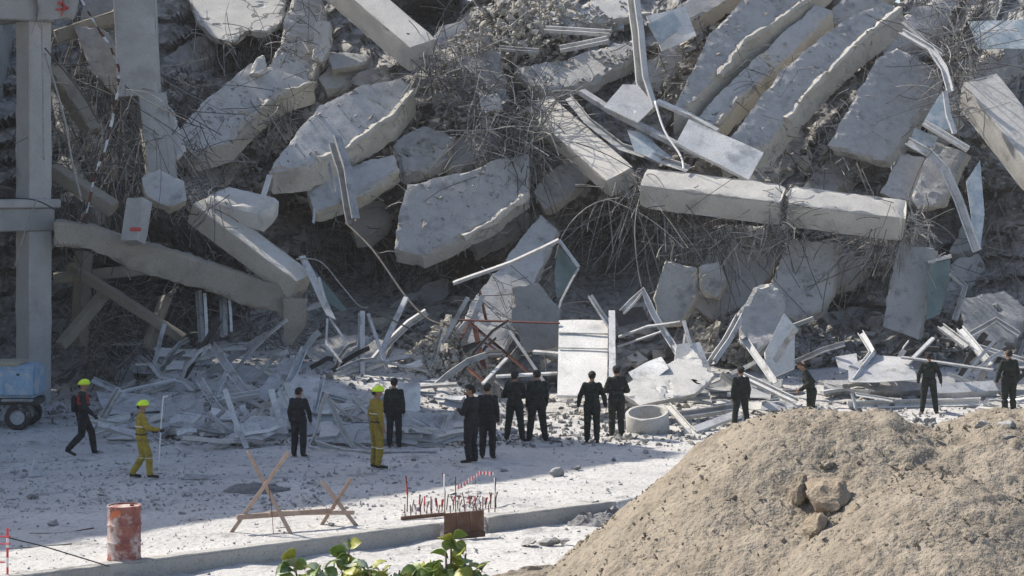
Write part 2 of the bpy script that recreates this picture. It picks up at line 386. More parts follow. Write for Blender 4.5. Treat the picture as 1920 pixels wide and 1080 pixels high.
# ------------------------------------------------------------------ ground
KA, KB = G(40, 1082), G(826, 983)                   # edge of the raised pavement
KD = (KB - KA); KD.z = 0; KD.normalize(); KN = Vector((KD.y, -KD.x, 0))
LOW = -.28
def inside(x, y): return (Vector((x, y, 0)) - KA).dot(KN)         # > 0 on the lower, near side
def gz(x, y):
    k = inside(x, y); z = 0 if k < 0 else LOW
    if k >= -.12 and k < 0: z = LOW
    a = .02 + .05 * min(1, max(0, (y - 46) / 10)) + (.03 if k > 0 else 0)
    if x < -6: a += .03 * min(1, max(0, (y - 41) / 4))
    t = min(1, max(0, (y - 52.5) / 9)); z += 1.15 * t * t * (3 - 2 * t) * min(1, max(0, (x + 11.5) / 2)) * min(1, max(0, (0.2 - x) / 2))
    t = min(1, max(0, (y - 58.5) / 7)); z += .8 * t * t * (3 - 2 * t) * min(1, max(0, (x - 4) / 2))
    if abs(x) < 40 and y < 90:
        z += nz((x * .3 + y * .2, y * 2.6, 20)) * .035 * min(1, max(0, (y - 36) / 3)) + nz((x * .12, y * 1.1 - x * .7, 30)) * .03
        z += nz((x * .7, y * .7, 0)) * a + nz((x * 2.3, y * 3.4, 4)) * a * .6 + abs(nz((x * 6, y * 6, 8))) * a * .5
    return z
def axis(lo, hi, st, far):
    a = list(np.arange(lo, hi + 1e-6, st)); s = st; x = hi
    while x < far: s *= 1.35; x += s; a.append(x)
    s = st; x = lo
    while x > -far: s *= 1.35; x -= s; a.insert(0, x)
    return a
xs = axis(-13, 13, .11, 900); ys = axis(34, 66, .11, 900)
gv = [(x, y, gz(x, y)) for y in ys for x in xs]; nx = len(xs)
gf = [(j * nx + i, j * nx + i + 1, (j + 1) * nx + i + 1, (j + 1) * nx + i) for j in range(len(ys) - 1) for i in range(nx - 1)]
raw('ground', gv, gf, 'dust_ground', kind='structure', label='pale dusty ground strewn with fine rubble', smooth=3.2)

# ------------------------------------------------------------------ the rubble face: a broken slope rising away from the ground
DENTS = [(640, 510, 150, 130, 5.5), (860, 550, 130, 80, 3.5), (1150, 480, 140, 100, 5.0), (210, 580, 230, 140, 8.5), (1810, 440, 110, 140, 3.0),
         (1590, 590, 90, 70, 1.6), (790, 25, 90, 50, 4.5), (430, 110, 90, 40, 2.0), (1120, 130, 90, 40, 1.5), (560, 400, 90, 60, 2.5), (1330, 380, 60, 60, 1.5),
         (860, 660, 90, 60, -2.2), (1400, 640, 110, 60, -1.5), (960, 60, 110, 60, -1.0), (1620, 660, 200, 40, -1.2), (330, 210, 80, 60, -.3), (880, 180, 70, 60, -.8)]
DENTW = []
for px, py, rx, ry, a in DENTS:
    p = P(px, py, planeY(py)); s = p.y / FPX; DENTW.append((p.x, p.z, rx * s, ry * s, a))
def face_y(x, z):
    y = 65 + .85 * z
    for cx, cz, rx, rz, a in DENTW:
        d = ((x - cx) / rx) ** 2 + ((z - cz) / rz) ** 2
        if d < 6: y += a * math.exp(-d * 1.1)
    return y
def ridge(x):
    h = 15.0 + 1.2 * math.sin(x * .8) + .8 * math.sin(x * 2.1 + 1)
    return h + max(0, -x - 6) * .9
fx = list(np.arange(-26, 28, .13)); NS = 150
fv = []; 
for x in fx:
    H = ridge(x)
    for j in range(NS):
        s = j / (NS - 20)
        if s <= 1:
            z = s * H - .4; y = face_y(x, z)
            q = Vector((x, z * 1.0, y * .3))
            u_ = (z - .62 * x + nz(q * .33) * 1.6) / 1.15; u_ -= math.floor(u_); lg = (.55 - u_) * 1.1 if u_ > .14 else (u_ / .14 * .95 - .5)
            b = -lg * (.55 + .4 * nz(q * .4 + Vector((5, 0, 0)))) + nz(q * .55) * .7 + abs(nz(q * 1.5)) * -.55 + nz(q * 3.3) * .22 + abs(nz(q * 7)) * -.14
            fv.append((x + nz(q * 2.2 + Vector((9, 0, 0))) * .1, y + b, z + nz(q * 2.0 + Vector((0, 9, 0))) * .14))
        else:
            t = (s - 1) / ((NS - 1) / (NS - 20) - 1); z = (1 - t) * (H - .4) - .3 * t; y = face_y(x, H) + 1.5 + t * 26
            fv.append((x, y + nz((x * .4, z * .4, 3)) * 1.2, z))
ff = [(i * NS + j, (i + 1) * NS + j, (i + 1) * NS + j + 1, i * NS + j + 1) for i in range(len(fx) - 1) for j in range(NS - 1)]
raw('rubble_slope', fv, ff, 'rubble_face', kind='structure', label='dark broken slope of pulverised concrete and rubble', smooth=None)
def on_face(px, py, lift=0.0):
    Y = planeY(py)
    for _ in range(6):
        p = P(px, py, Y); Y = face_y(p.x, p.z)
    return P(px, py, Y - lift)

# ------------------------------------------------------------------ standing remnant of the concrete frame, turned 45 degrees
E1 = Vector((-.7071, -.7071, 0)); E2 = Vector((-.7071, .7071, 0)); COR = G(58, 762) + Vector((0, .35, 0))
fr = thing('unfinished_building', COR, 'standing corner of the unfinished building frame at the left edge of the collapse', 'building')
def fbox(name, c, a, b, d, m='concrete_column', label=None):
    mb = MB(); mb.box(c, E1 * a, E2 * b, Vector((0, 0, d)))
    bm = bmesh.new(); vs = [bm.verts.new(v) for v in mb.v]
    for f in mb.f: bm.faces.new([vs[i] for i in f])
    bmesh.ops.bevel(bm, geom=list(bm.edges), offset=.03, segments=1, affect='EDGES'); bmesh.ops.triangulate(bm, faces=bm.faces); refine(bm, .6); roughen(bm, .008, .03, SEED[0])
    return obj(name, bm, m, fr, label, smooth=.6)
LEV = [5.3, 11.25, 16.2, 20.6]
for i in range(4):
    for j in range(3):
        base = COR + E1 * (6.2 * i) + E2 * (6.5 * j)
        for k, zt in enumerate(LEV):
            zb = -.3 if k == 0 else LEV[k - 1] + .33
            fbox('column', Vector((base.x, base.y, (zb + zt - .33) / 2)), .36, .36, (zt - .33 - zb) / 2)
for k, z in enumerate(LEV):
    for j in range(3):
        c = COR + E1 * 9.3 + E2 * (6.5 * j); fbox('beam', Vector((c.x, c.y, z)), 9.3 + .45, .40, .325)
    for i in range(4):
        for j in range(2):
            c = COR + E1 * (6.2 * i) + E2 * (6.5 * j + 3.25); fbox('beam', Vector((c.x, c.y, z - .01)), .30, 2.84, .29)
    c = COR + E1 * 9.3 + E2 * 6.5
    fbox('floor_slab', Vector((c.x, c.y, z + .33 + .12)), 9.9, 7.0, .12)
cw = MB()
cw.box(Vector((-21.6, 76.4, 10)), Vector((4.2, 0, 0)), Vector((0, 4, 0)), Vector((0, 0, 10.4)))
bm = bmesh.new(); vs = [bm.verts.new(v) for v in cw.v]
for f in cw.f: bm.faces.new([vs[i] for i in f])
bmesh.ops.recalc_face_normals(bm, faces=bm.faces); bmesh.ops.triangulate(bm, faces=bm.faces); refine(bm, .9, 6); roughen(bm, .04, .3, 77)
obj('shade_block', bm, 'concrete', None, 'unseen concrete block added behind the left corner column to shade the pile', 'building', smooth=.6)  # unseen block added to keep sun off the left rubble
for i in range(3):
    for k in range(3):
        c = COR + E1 * (6.2 * i + 3.1) + E2 * 13; zb = -.3 if k == 0 else LEV[k - 1] + .35; fbox('shade_wall', Vector((c.x, c.y, (zb + LEV[k] - .34) / 2)), 2.72, .12, (LEV[k] - .34 - zb) / 2, 'concrete')  # unseen walls added on the back bays to block stray sun
# sagging beam torn from the joint, and the stub above
slab('sagging_beam', 'long beige beam sagging from the standing corner column down to the right', 'beam',
     [(100, 415), (170, 424), (250, 452), (360, 482), (470, 520), (565, 548), (578, 600), (545, 640), (520, 585), (470, 578), (380, 543), (250, 508), (170, 466), (100, 464)], 60.5, .2, 0, (2, -6, .8), 'concrete_brown', jag=.03, rb=30)
s_ = slab('broken_beam_stub', 'short beam stub with red paint marks sticking out at the top left corner', 'beam', [(70, -12), (148, -12), (138, 36), (70, 38)], 60.2, 0, 0, (4, -6, .8), 'concrete_column', jag=.03, rb=20)
mb = MB()
for a, b in (((108, 4), (128, 16)), ((118, -2), (116, 30)), ((104, 18), (126, 17))):
    p, q = P(*a, 60.12), P(*b, 60.12); mb.box((p + q) / 2, (q - p) / 2, Vector((0, .012, 0)), Vector((.02, 0, .03)))
mb.build('paint_mark', 'red_paint', s_)

# ------------------------------------------------------------------ slabs, beams and blocks of the collapse
S = slab
# left, in the shade
beam('hanging_column', 'tall grey column hanging upside the left rubble with a pale right edge', 'column', (252, -40, 65.2), (262, 185, 64.6), 1.25, .9, 18, 'concrete_column', rb=20)
beam('column_stub', 'brown grey column stub continuing below the hanging grey column', 'column', (283, 182, 64.5), (305, 345, 63.6), .85, .7, 12, 'concrete')
S('leaning_strip', 'narrow pale slab strip leaning right of the column stub', 'slab', [(308, 190), (322, 205), (345, 285), (330, 300), (312, 250)], 65.6, 0, -1, (5, 2, .25), 'concrete_pale')
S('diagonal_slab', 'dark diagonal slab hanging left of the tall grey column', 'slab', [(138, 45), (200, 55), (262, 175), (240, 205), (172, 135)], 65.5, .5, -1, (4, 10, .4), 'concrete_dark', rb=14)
b_ = beam('marked_block', 'small concrete block with a red paint smear above the sagging beam', 'concrete block', (262, 375, 60.2), (250, 456, 59.8), .55, .5, 10, 'concrete_column')
mb = MB(); p = P(254, 430, 59.45); mb.add([p + Vector((math.cos(t) * .17, -.02 * math.cos(t), math.sin(t) * .07 + .02 * math.sin(3 * t))) for t in [k * .6283 for k in range(10)]] + [p + Vector((0, -.015, 0))], [(i, (i + 1) % 10, 10) for i in range(10)])
mb.build('paint_mark', 'red_paint', b_)
S('rounded_block', 'broken beige block under the column stub', 'concrete block', [(262, 322), (300, 318), (345, 340), (350, 372), (318, 388), (268, 368)], 61.8, 0, -1.2, (3, 14, .5), 'concrete_beige', jag=.12, amp=.05)
beam('blunt_beam', 'short thick beam piece with a rounded right end above the diagonal beam', 'beam', (398, 378, 62.6), (512, 404, 61.9), 1.0, .75, 28, 'concrete_pale', chip=.16, bev=.12)
beam('diagonal_beam', 'straight beige beam slanting down right onto the sagging beam', 'beam', (372, 392, 62.4), (566, 538, 60.9), .75, .7, 20, 'concrete_beige', rb=16)
S('lower_bracket', 'beige broken lump hanging at the lower end of the sagging beam', 'concrete block', [(530, 560), (575, 560), (572, 610), (548, 650), (530, 640)], 60.4, 0, 0, (2, -4, .7), 'concrete_brown', jag=.1, amp=.04, rb=12)
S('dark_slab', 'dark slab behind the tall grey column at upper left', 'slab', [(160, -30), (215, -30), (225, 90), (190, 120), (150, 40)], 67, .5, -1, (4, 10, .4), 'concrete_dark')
for lb, a, b, w_, h_, rl in [('thin dark beam leaning in the void right of the corner column', (112, 650, 62.0), (196, 552, 63.4), .32, .3, 5), ('long slim beam crossing the void under the sagging beam', (128, 498, 63.4), (345, 636, 62.2), .28, .26, 12),
    ('level beam deep behind the void under the sagging beam', (100, 522, 65), (330, 500, 65.5), .4, .35, 0), ('upright stub standing in the void beside the bushy wire heap', (158, 470, 64.5), (148, 650, 64.2), .42, .4, 20),
    ('slanting stub right of the bushy wire heap', (312, 556, 63), (276, 656, 62.4), .3, .28, 8), ('tilted beam piece hanging between the corner column and the tape', (96, 128, 64.5), (178, 250, 63.4), .5, .45, 15),
    ('low tilted beam piece above the sagging beam joint', (98, 318, 62.8), (214, 392, 62.0), .42, .4, 15), ('short cross beam hanging behind the barrier tape', (104, 70, 66.4), (226, 30, 66.8), .45, .45, 5)]:
    beam('broken_beam', lb, 'beam', a, b, w_, h_, rl, 'concrete_brown', chip=.12, amp=.02, ml=.25, rb=10)
# centre left
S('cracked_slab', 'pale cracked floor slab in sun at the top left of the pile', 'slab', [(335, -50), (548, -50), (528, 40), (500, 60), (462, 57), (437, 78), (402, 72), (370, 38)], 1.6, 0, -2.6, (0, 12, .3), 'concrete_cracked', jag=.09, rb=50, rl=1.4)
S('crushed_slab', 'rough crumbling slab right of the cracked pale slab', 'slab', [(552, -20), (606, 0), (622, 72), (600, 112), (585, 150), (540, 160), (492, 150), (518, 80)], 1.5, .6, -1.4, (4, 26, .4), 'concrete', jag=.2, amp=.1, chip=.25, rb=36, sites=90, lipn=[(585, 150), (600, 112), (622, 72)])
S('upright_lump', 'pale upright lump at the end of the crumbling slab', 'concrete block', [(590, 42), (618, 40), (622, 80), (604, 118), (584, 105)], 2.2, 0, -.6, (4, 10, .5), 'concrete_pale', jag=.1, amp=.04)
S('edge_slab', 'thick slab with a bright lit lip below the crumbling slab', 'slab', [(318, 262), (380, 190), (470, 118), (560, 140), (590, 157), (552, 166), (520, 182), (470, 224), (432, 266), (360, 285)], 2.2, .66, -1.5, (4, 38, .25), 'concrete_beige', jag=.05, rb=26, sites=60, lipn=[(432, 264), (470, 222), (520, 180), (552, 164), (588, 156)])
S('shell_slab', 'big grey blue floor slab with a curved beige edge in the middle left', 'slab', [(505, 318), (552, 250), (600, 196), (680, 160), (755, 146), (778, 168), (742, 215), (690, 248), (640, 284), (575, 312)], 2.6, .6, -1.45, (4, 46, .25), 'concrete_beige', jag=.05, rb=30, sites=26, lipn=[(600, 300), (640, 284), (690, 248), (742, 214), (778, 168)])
S('lower_shell_slab', 'second beige edged slab under the big grey blue slab', 'slab', [(572, 352), (625, 318), (738, 288), (750, 318), (694, 360), (640, 380), (590, 396)], 1.9, 0, -1.6, (2, 24, .3), 'concrete_beige', jag=.08, rb=30, lipn=[(640, 380), (694, 360), (748, 320)])
S('worn_slab', 'worn slab with a crumbly top right of the big grey blue slab', 'slab', [(735, 268), (800, 232), (852, 255), (846, 288), (800, 320), (752, 322)], 1.5, 0, -1.6, (0, 24, .3), 'concrete', jag=.15, amp=.06, chip=.2, sites=90, rb=16)
beam('sloping_beam', 'massive beam with a bright top sloping down right from the top edge', 'beam', (606, -55, 74.2), (792, 104, 70.6), 1.05, 1.0, 22, 'concrete_pale', rb=26)
S('hanging_slab', 'large smooth slab hanging like a tongue in the centre', 'slab', [(764, 346), (850, 326), (930, 300), (992, 288), (992, 362), (930, 412), (870, 446), (792, 478), (738, 466), (748, 400)], 2.2, .2, -1.0, (3, 26, .35), 'concrete', jag=.05, rb=26, sites=50, lipn=[(870, 446), (930, 412), (990, 364)])
S('leaning_slab', 'long grey slab leaning in the dark hollow in the centre', 'slab', [(1012, 402), (1047, 432), (988, 560), (940, 665), (842, 668), (880, 570)], 1.6, .4, -1.6, (6, 6, .3), 'concrete', jag=.04)
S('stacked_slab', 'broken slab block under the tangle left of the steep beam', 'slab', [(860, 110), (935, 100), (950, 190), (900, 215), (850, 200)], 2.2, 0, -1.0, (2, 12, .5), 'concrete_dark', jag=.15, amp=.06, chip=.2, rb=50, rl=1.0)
S('small_pale_block', 'small pale block inside the rebar tangle at the centre', 'concrete block', [(898, 178), (934, 174), (940, 206), (905, 212)], 3.2, 0, -1, (3, 6, .5), 'concrete_pale')
S('tilted_plate', 'flat plate lying across the rubble crest at the centre top', 'slab', [(960, 130), (1060, 108), (1190, 70), (1200, 96), (1120, 150), (1020, 170)], 1.4, .2, -2.2, (3, 24, .3), 'concrete', jag=.12, amp=.05, chip=.18, sites=240, rb=20)
S('crest_slab', 'long slab edge along the top centre under heaped rubble', 'slab', [(985, 30), (1120, 0), (1180, -10), (1190, 30), (1080, 50), (1000, 60)], 1.0, .2, -2.4, (2, 16, .3), 'concrete_pale', jag=.1, amp=.04, chip=.16, sites=160)
S('top_right_slab', 'flat slab at the top edge right of the glazed panel', 'slab', [(1270, 10), (1390, -60), (1440, -50), (1330, 20), (1285, 45)], 1.6, .2, -1.6, (4, 28, .3), 'concrete_beige', jag=.06)
# right-hand stack of pancaked floors
S('floor_slab', 'topmost cream floor slab of the tilted stack at upper right', 'slab', [(1262, 205), (1330, 62), (1420, -30), (1560, -45), (1515, 2), (1456, 45), (1398, 82), (1345, 138), (1300, 190)], 2.6, .66, -1.5, (3, 46, .2), 'concrete_beige', jag=.04, sites=110, rb=20, group='tilted stack of floor slabs', lipn=[(1352, 142), (1398, 78), (1456, 42), (1515, 0), (1545, -20)])
S('floor_slab', 'second narrower floor slab of the tilted stack at upper right', 'slab', [(1285, 240), (1400, 122), (1530, 8), (1560, 20), (1488, 97), (1384, 190), (1318, 262)], 2.2, .66, -1.5, (5, 36, .2), 'concrete_beige', jag=.05, sites=10, rb=16, group='tilted stack of floor slabs', lipn=[(1345, 236), (1384, 187), (1440, 140)])
S('floor_slab', 'broad third floor slab of the tilted stack with a jagged bright lip', 'slab', [(1345, 292), (1466, 128), (1580, 38), (1655, 4), (1694, 16), (1614, 80), (1556, 134), (1503, 188), (1440, 268)], 2.4, .66, -1.5, (9, 42, .2), 'concrete_beige', jag=.045, sites=16, rb=24, group='tilted stack of floor slabs', lipn=[(1478, 226), (1507, 180), (1560, 130), (1614, 76), (1690, 16)])
S('floor_slab', 'smooth grey fourth slab leaning under the jagged lip of the tilted stack', 'slab', [(1682, 86), (1757, 132), (1742, 180), (1702, 246), (1662, 302), (1606, 290), (1552, 272), (1600, 185), (1640, 112)], 2.2, .7, -1.45, (13, 17, .3), 'concrete', jag=.05, rb=30, group='tilted stack of floor slabs')
S('floor_slab', 'lowest beige slab piece of the tilted stack beside the long pale beam', 'slab', [(1688, 288), (1745, 298), (1712, 385), (1650, 362)], 1.6, .4, -1.5, (10, 8, .3), 'concrete_beige', jag=.05, group='tilted stack of floor slabs')
S('floor_slab', 'beige slab piece under the white trim at the right of the tilted stack', 'slab', [(1748, 262), (1814, 288), (1765, 385), (1722, 392), (1706, 372)], 2.0, .4, -1.5, (8, 8, .4), 'concrete_beige', jag=.05, group='tilted stack of floor slabs')
beam('end_beam', 'thick pale beam running out of the picture at the right edge', 'beam', (1832, 168, 69.4), (1960, 330, 66.6), 1.25, 1.1, 20, 'concrete', rb=30)
beam('steep_beam', 'steep pale beam with a blue grey top left of the long beam', 'beam', (1010, 205, 71.2), (1166, 342, 67.2), 1.0, .72, 30, 'concrete_pale', rb=26)
beam('long_beam', 'left half of the long pale beam spanning above the dark hollow', 'beam', (1206, 352, 66.6), (1468, 385, 65.6), 1.05, .85, 32, 'concrete_pale', rb=40, chip=.16, amp=.02)
beam('long_beam', 'right half of the long pale beam ending in a burst of rebar', 'beam', (1476, 386, 65.65), (1696, 414, 65.3), 1.05, .85, 33, 'concrete_pale', rb=40, chip=.16, amp=.02)
S('sunken_slab', 'grey slab dropping into the hollow under the left long beam', 'slab', [(1345, 418), (1475, 425), (1452, 500), (1405, 570), (1335, 600), (1296, 570)], 1.6, 0, -.8, (4, 10, .35), 'concrete', rb=16)
S('sunken_slab', 'grey slab with a crumbled upper corner under the joint of the long beam', 'slab', [(1478, 450), (1572, 455), (1562, 540), (1540, 580), (1492, 598), (1438, 588), (1450, 520)], 2.0, .2, -.8, (5, 14, .35), 'concrete', jag=.1, amp=.03, rb=20, sites=20)
S('leaning_column', 'square grey column leaning under the right end of the long beam', 'column', [(1682, 458), (1753, 466), (1738, 550), (1722, 636), (1654, 612), (1666, 540)], 2.6, -.2, -.7, (7, 3, .6), 'concrete', jag=.02, rb=20)
S('hanging_block', 'beige broken column end hanging under the rebar fan', 'concrete block', [(1248, 488), (1306, 502), (1302, 560), (1276, 606), (1236, 610), (1224, 560)], 3.4, .2, -.4, (5, 5, .7), 'concrete_beige', jag=.1, amp=.05, rb=20)
S('hanging_block', 'smaller round beige block right of the broken column end', 'concrete block', [(1308, 500), (1345, 490), (1362, 530), (1345, 560), (1312, 552)], 2.6, .2, -.4, (4, 5, .6), 'concrete_beige', jag=.1, amp=.06)
S('arched_rubble', 'arched lump of crumbling concrete behind the white triangular board', 'concrete block', [(1382, 590), (1412, 540), (1448, 528), (1474, 560), (1466, 620), (1430, 665), (1392, 650)], 3.6, .2, -1.0, (4, 6, .6), 'concrete', jag=.2, amp=.12, chip=.2)
S('buried_slab', 'slab end poking out of the rubble between the two hollows', 'slab', [(960, 540), (1010, 530), (1050, 580), (1046, 650), (985, 660), (960, 600)], 61.5, .3, -.5, (4, 4, .5), 'concrete_dark', jag=.1, amp=.04)
S('buried_slab', 'dark slab half buried at far right behind the metal frames', 'slab', [(1800, 560), (1880, 540), (1930, 580), (1900, 640), (1810, 640)], 65.5, .3, -1.5, (4, 14, .5), 'concrete_dark', jag=.1, amp=.04)
S('buried_slab', 'half buried grey slab below the leaning floor of the dark central hollow', 'slab', [(560, 650), (640, 625), (740, 640), (720, 680), (600, 690)], 62.5, 0, -2, (4, 12, .5), 'concrete_dark', jag=.12, amp=.06)
S('ledge_slab', 'short ledge of slab behind the top of the sloping beam', 'slab', [(480, 110), (495, 100), (500, 125), (488, 142), (465, 140)], 2.6, 0, -1, (2, 6, .4), 'concrete_pale')
S('grey_plate', 'grey plate in the dark gap under the sloping beam', 'slab', [(612, 96), (700, 100), (680, 122), (622, 130)], 1.5, 0, -2, (2, 12, .3), 'concrete', jag=.1)
S('grey_plate', 'blue grey plate face under the lower end of the sloping beam', 'slab', [(650, 150), (720, 120), (735, 150), (700, 175)], 1.3, 0, -1.2, (2, 6, .3), 'concrete_dark', jag=.15, amp=.06, sites=30)

# ------------------------------------------------------------------ boards, sheets, glass
pn = thing('wall_panel', P(1095, 742, 58.3), 'tall white wall panel standing in sun behind the soldiers', 'wall panel')
sheet('board', None, None, [(1048, 601), (1140, 600), (1138, 745), (1045, 742)], 58.6, -.2, -2.2, 'gypsum', .08, .02, parent=pn)
profile('side_channel', None, None, [(1147, 588, 60.2), (1148, 740, 57.0)], 15, 12, 'channel', 90, parent=pn)
for yy in (624, 652): profile('joint_rib', None, None, [(1047, yy, 58.6 + 2.2 * (672 - yy) / 100 - .0), (1140, yy + 2, 58.6 + 2.2 * (672 - yy) / 100 - .25)], 3, 2, 'box', 0, 'grey_metal', 0, parent=pn)
sheet('gypsum_board', 'white triangular board standing against the arched rubble', 'board', [(1470, 588), (1490, 612), (1490, 690), (1438, 712), (1434, 660)], 60.2, .2, -.8, 'gypsum', .1, .03)
S('white_slab', 'pale sunlit slab lying tilted right of the tall wall panel', 'slab', [(1150, 728), (1240, 690), (1300, 655), (1340, 705), (1305, 738), (1200, 760)], 57.2, 0, -2.6, (0, 8, .3), 'gypsum', jag=.05)
sheet('gypsum_board', 'upright white board piece behind the tilted sunlit slab', 'board', [(1268, 648), (1312, 642), (1336, 700), (1290, 716), (1262, 700)], 58.6, .3, -1.4, 'gypsum', .08, .05)
sheet('metal_sheet', 'crumpled grey sheet on the tilted sunlit slab', 'metal sheet', [(1180, 690), (1240, 668), (1252, 700), (1200, 722)], 57.6, .3, -2, 'white_metal', .02, .15)
sheet('metal_sheet', 'wide bluish sheet lying in front of the leaning column at right', 'metal sheet', [(1590, 690), (1640, 662), (1700, 670), (1722, 714), (1592, 716)], 60.5, .2, -3.2, 'white_metal', .02, .06)
sheet('metal_sheet', 'small pale sheet left of the wide bluish sheet', 'metal sheet', [(1566, 668), (1606, 662), (1608, 690), (1575, 700)], 60.8, .2, -2, 'white_metal', .02, .05)
sheet('metal_sheet', 'tall corrugated grey sheet leaning in the left debris', 'metal sheet', [(478, 742), (530, 672), (552, 668), (545, 700), (500, 755)], 56.6, .6, -1.5, 'grey_metal', .02, .06)
sheet('metal_sheet', 'broad pale sheet slope behind the lone soldier at left', 'metal sheet', [(505, 770), (556, 700), (600, 712), (592, 760), (560, 800), (510, 815)], 54.5, .4, -2.2, 'white_metal', .02, .08)
sheet('metal_sheet', 'flat grey sheet at the foot of the left debris', 'metal sheet', [(425, 800), (490, 780), (520, 800), (480, 836), (420, 828)], 52.4, .3, -3, 'grey_metal', .02, .06)
sheet('metal_sheet', 'grey sheet lying flat beyond the walking rescuer', 'metal sheet', [(180, 740), (300, 742), (330, 768), (200, 782)], 56.2, 0, -5, 'grey_metal', .02, .08)
sheet('metal_sheet', 'grey sheet standing between the rescuer and the left debris', 'metal sheet', [(300, 752), (360, 745), (395, 790), (330, 806), (300, 790)], 54, .2, -2.6, 'grey_metal', .02, .08)
sheet('metal_sheet', 'pale square board behind the standing soldier at centre left', 'board', [(745, 716), (788, 718), (788, 772), (748, 768)], 55.6, 0, -1, 'gypsum', .05, .02)
sheet('metal_sheet', 'dark blue grey roofing sheet in the debris above the white profiles', 'metal sheet', [(420, 680), (510, 690), (540, 700), (500, 724), (430, 716)], 59, 0, -4, 'grey_metal', .02, .08)
sheet('metal_sheet', 'grey sheet sloping behind the yellow suited rescuer', 'metal sheet', [(590, 735), (640, 718), (690, 740), (640, 775), (600, 778)], 56, 0, -3, 'grey_metal', .02, .1)
sheet('cladding_panel', 'diagonal cream cladding panel lying above the long beam', 'panel', [(1292, 222), (1432, 286), (1404, 336), (1268, 268)], 67.0, .3, -1.6, 'gypsum', .12, .03)
sheet('cladding_panel', 'folded pale panel at the foot of the bent vertical strip', 'panel', [(1168, 156), (1196, 158), (1228, 196), (1196, 228), (1132, 200)], 68.3, .2, -1.7, 'gypsum', .05, .05)
sheet('cladding_panel', 'pale panel with glass remains at the top right of centre', 'panel', [(1212, 30), (1286, 12), (1306, 66), (1240, 96), (1226, 60)], 71.2, .2, -1.2, 'gypsum', .06, .06)
sheet('glass_sheet', 'cracked blue glass sheet on the pale panel at top centre', 'glass', [(1215, 45), (1262, 22), (1282, 50), (1236, 82)], 70.7, .2, -1.2, 'glass_blue', .03, .03)
sheet('glass_sheet', 'blue glass strip between the steep beam and the cladding panel', 'glass', [(1176, 245), (1205, 250), (1262, 300), (1248, 312), (1190, 285)], 67.6, .2, -1.6, 'glass_blue', .03, .06)
sheet('glass_sheet', 'pale blue glass sheet hanging right of the tilted stack', 'glass', [(1745, 205), (1768, 168), (1790, 240), (1764, 246), (1730, 232)], 67.0, .3, -1, 'glass_blue', .03, .04)
sheet('glass_sheet', 'blue glass shards wedged under the white trim at right', 'glass', [(1715, 240), (1758, 256), (1752, 276), (1706, 268)], 67.0, .2, -1.2, 'glass_blue', .03, .04)
sheet('glass_sheet', 'long blue glass pane hanging at the lower right beside the white post', 'glass', [(1812, 340), (1838, 300), (1846, 400), (1838, 468), (1826, 440)], 66.2, .2, -.6, 'glass_blue', .03, .02)
sheet('glass_sheet', 'dusty blue pane at the top right corner', 'glass', [(1815, 40), (1920, 35), (1930, 92), (1835, 92)], 72.0, 0, -1.6, 'glass_blue', .03, .05)
sheet('glass_sheet', 'green tinted pane in the bent pole frame at centre', 'glass', [(1048, 462), (1082, 500), (1058, 552), (1044, 560), (1040, 510)], 63.0, .2, -.5, 'glass_green', .02, .02)
sheet('glass_sheet', 'dark green pane standing right of the leaning column', 'glass', [(1744, 495), (1782, 486), (1782, 520), (1762, 590), (1736, 600)], 64.4, .3, -.6, 'glass_green', .02, .02)
sheet('glass_sheet', 'pale green strip of glazing fallen above the centre left debris', 'glass', [(565, 475), (585, 500), (650, 580), (640, 584), (585, 545)], 61.2, .3, -.8, 'glass_green', .02, .05)
sheet('black_board', 'black board wedged behind the bent white frame', 'panel', [(1150, 580), (1205, 575), (1216, 600), (1160, 612)], 60.4, .2, -1, 'cable_black', .04, .03)
sheet('metal_sheet', 'pale sheet standing beside the central post above the debris', 'metal sheet', [(560, 480), (572, 478), (606, 545), (630, 600), (612, 590)], 60.4, .2, -1, 'white_metal', .02, .05)

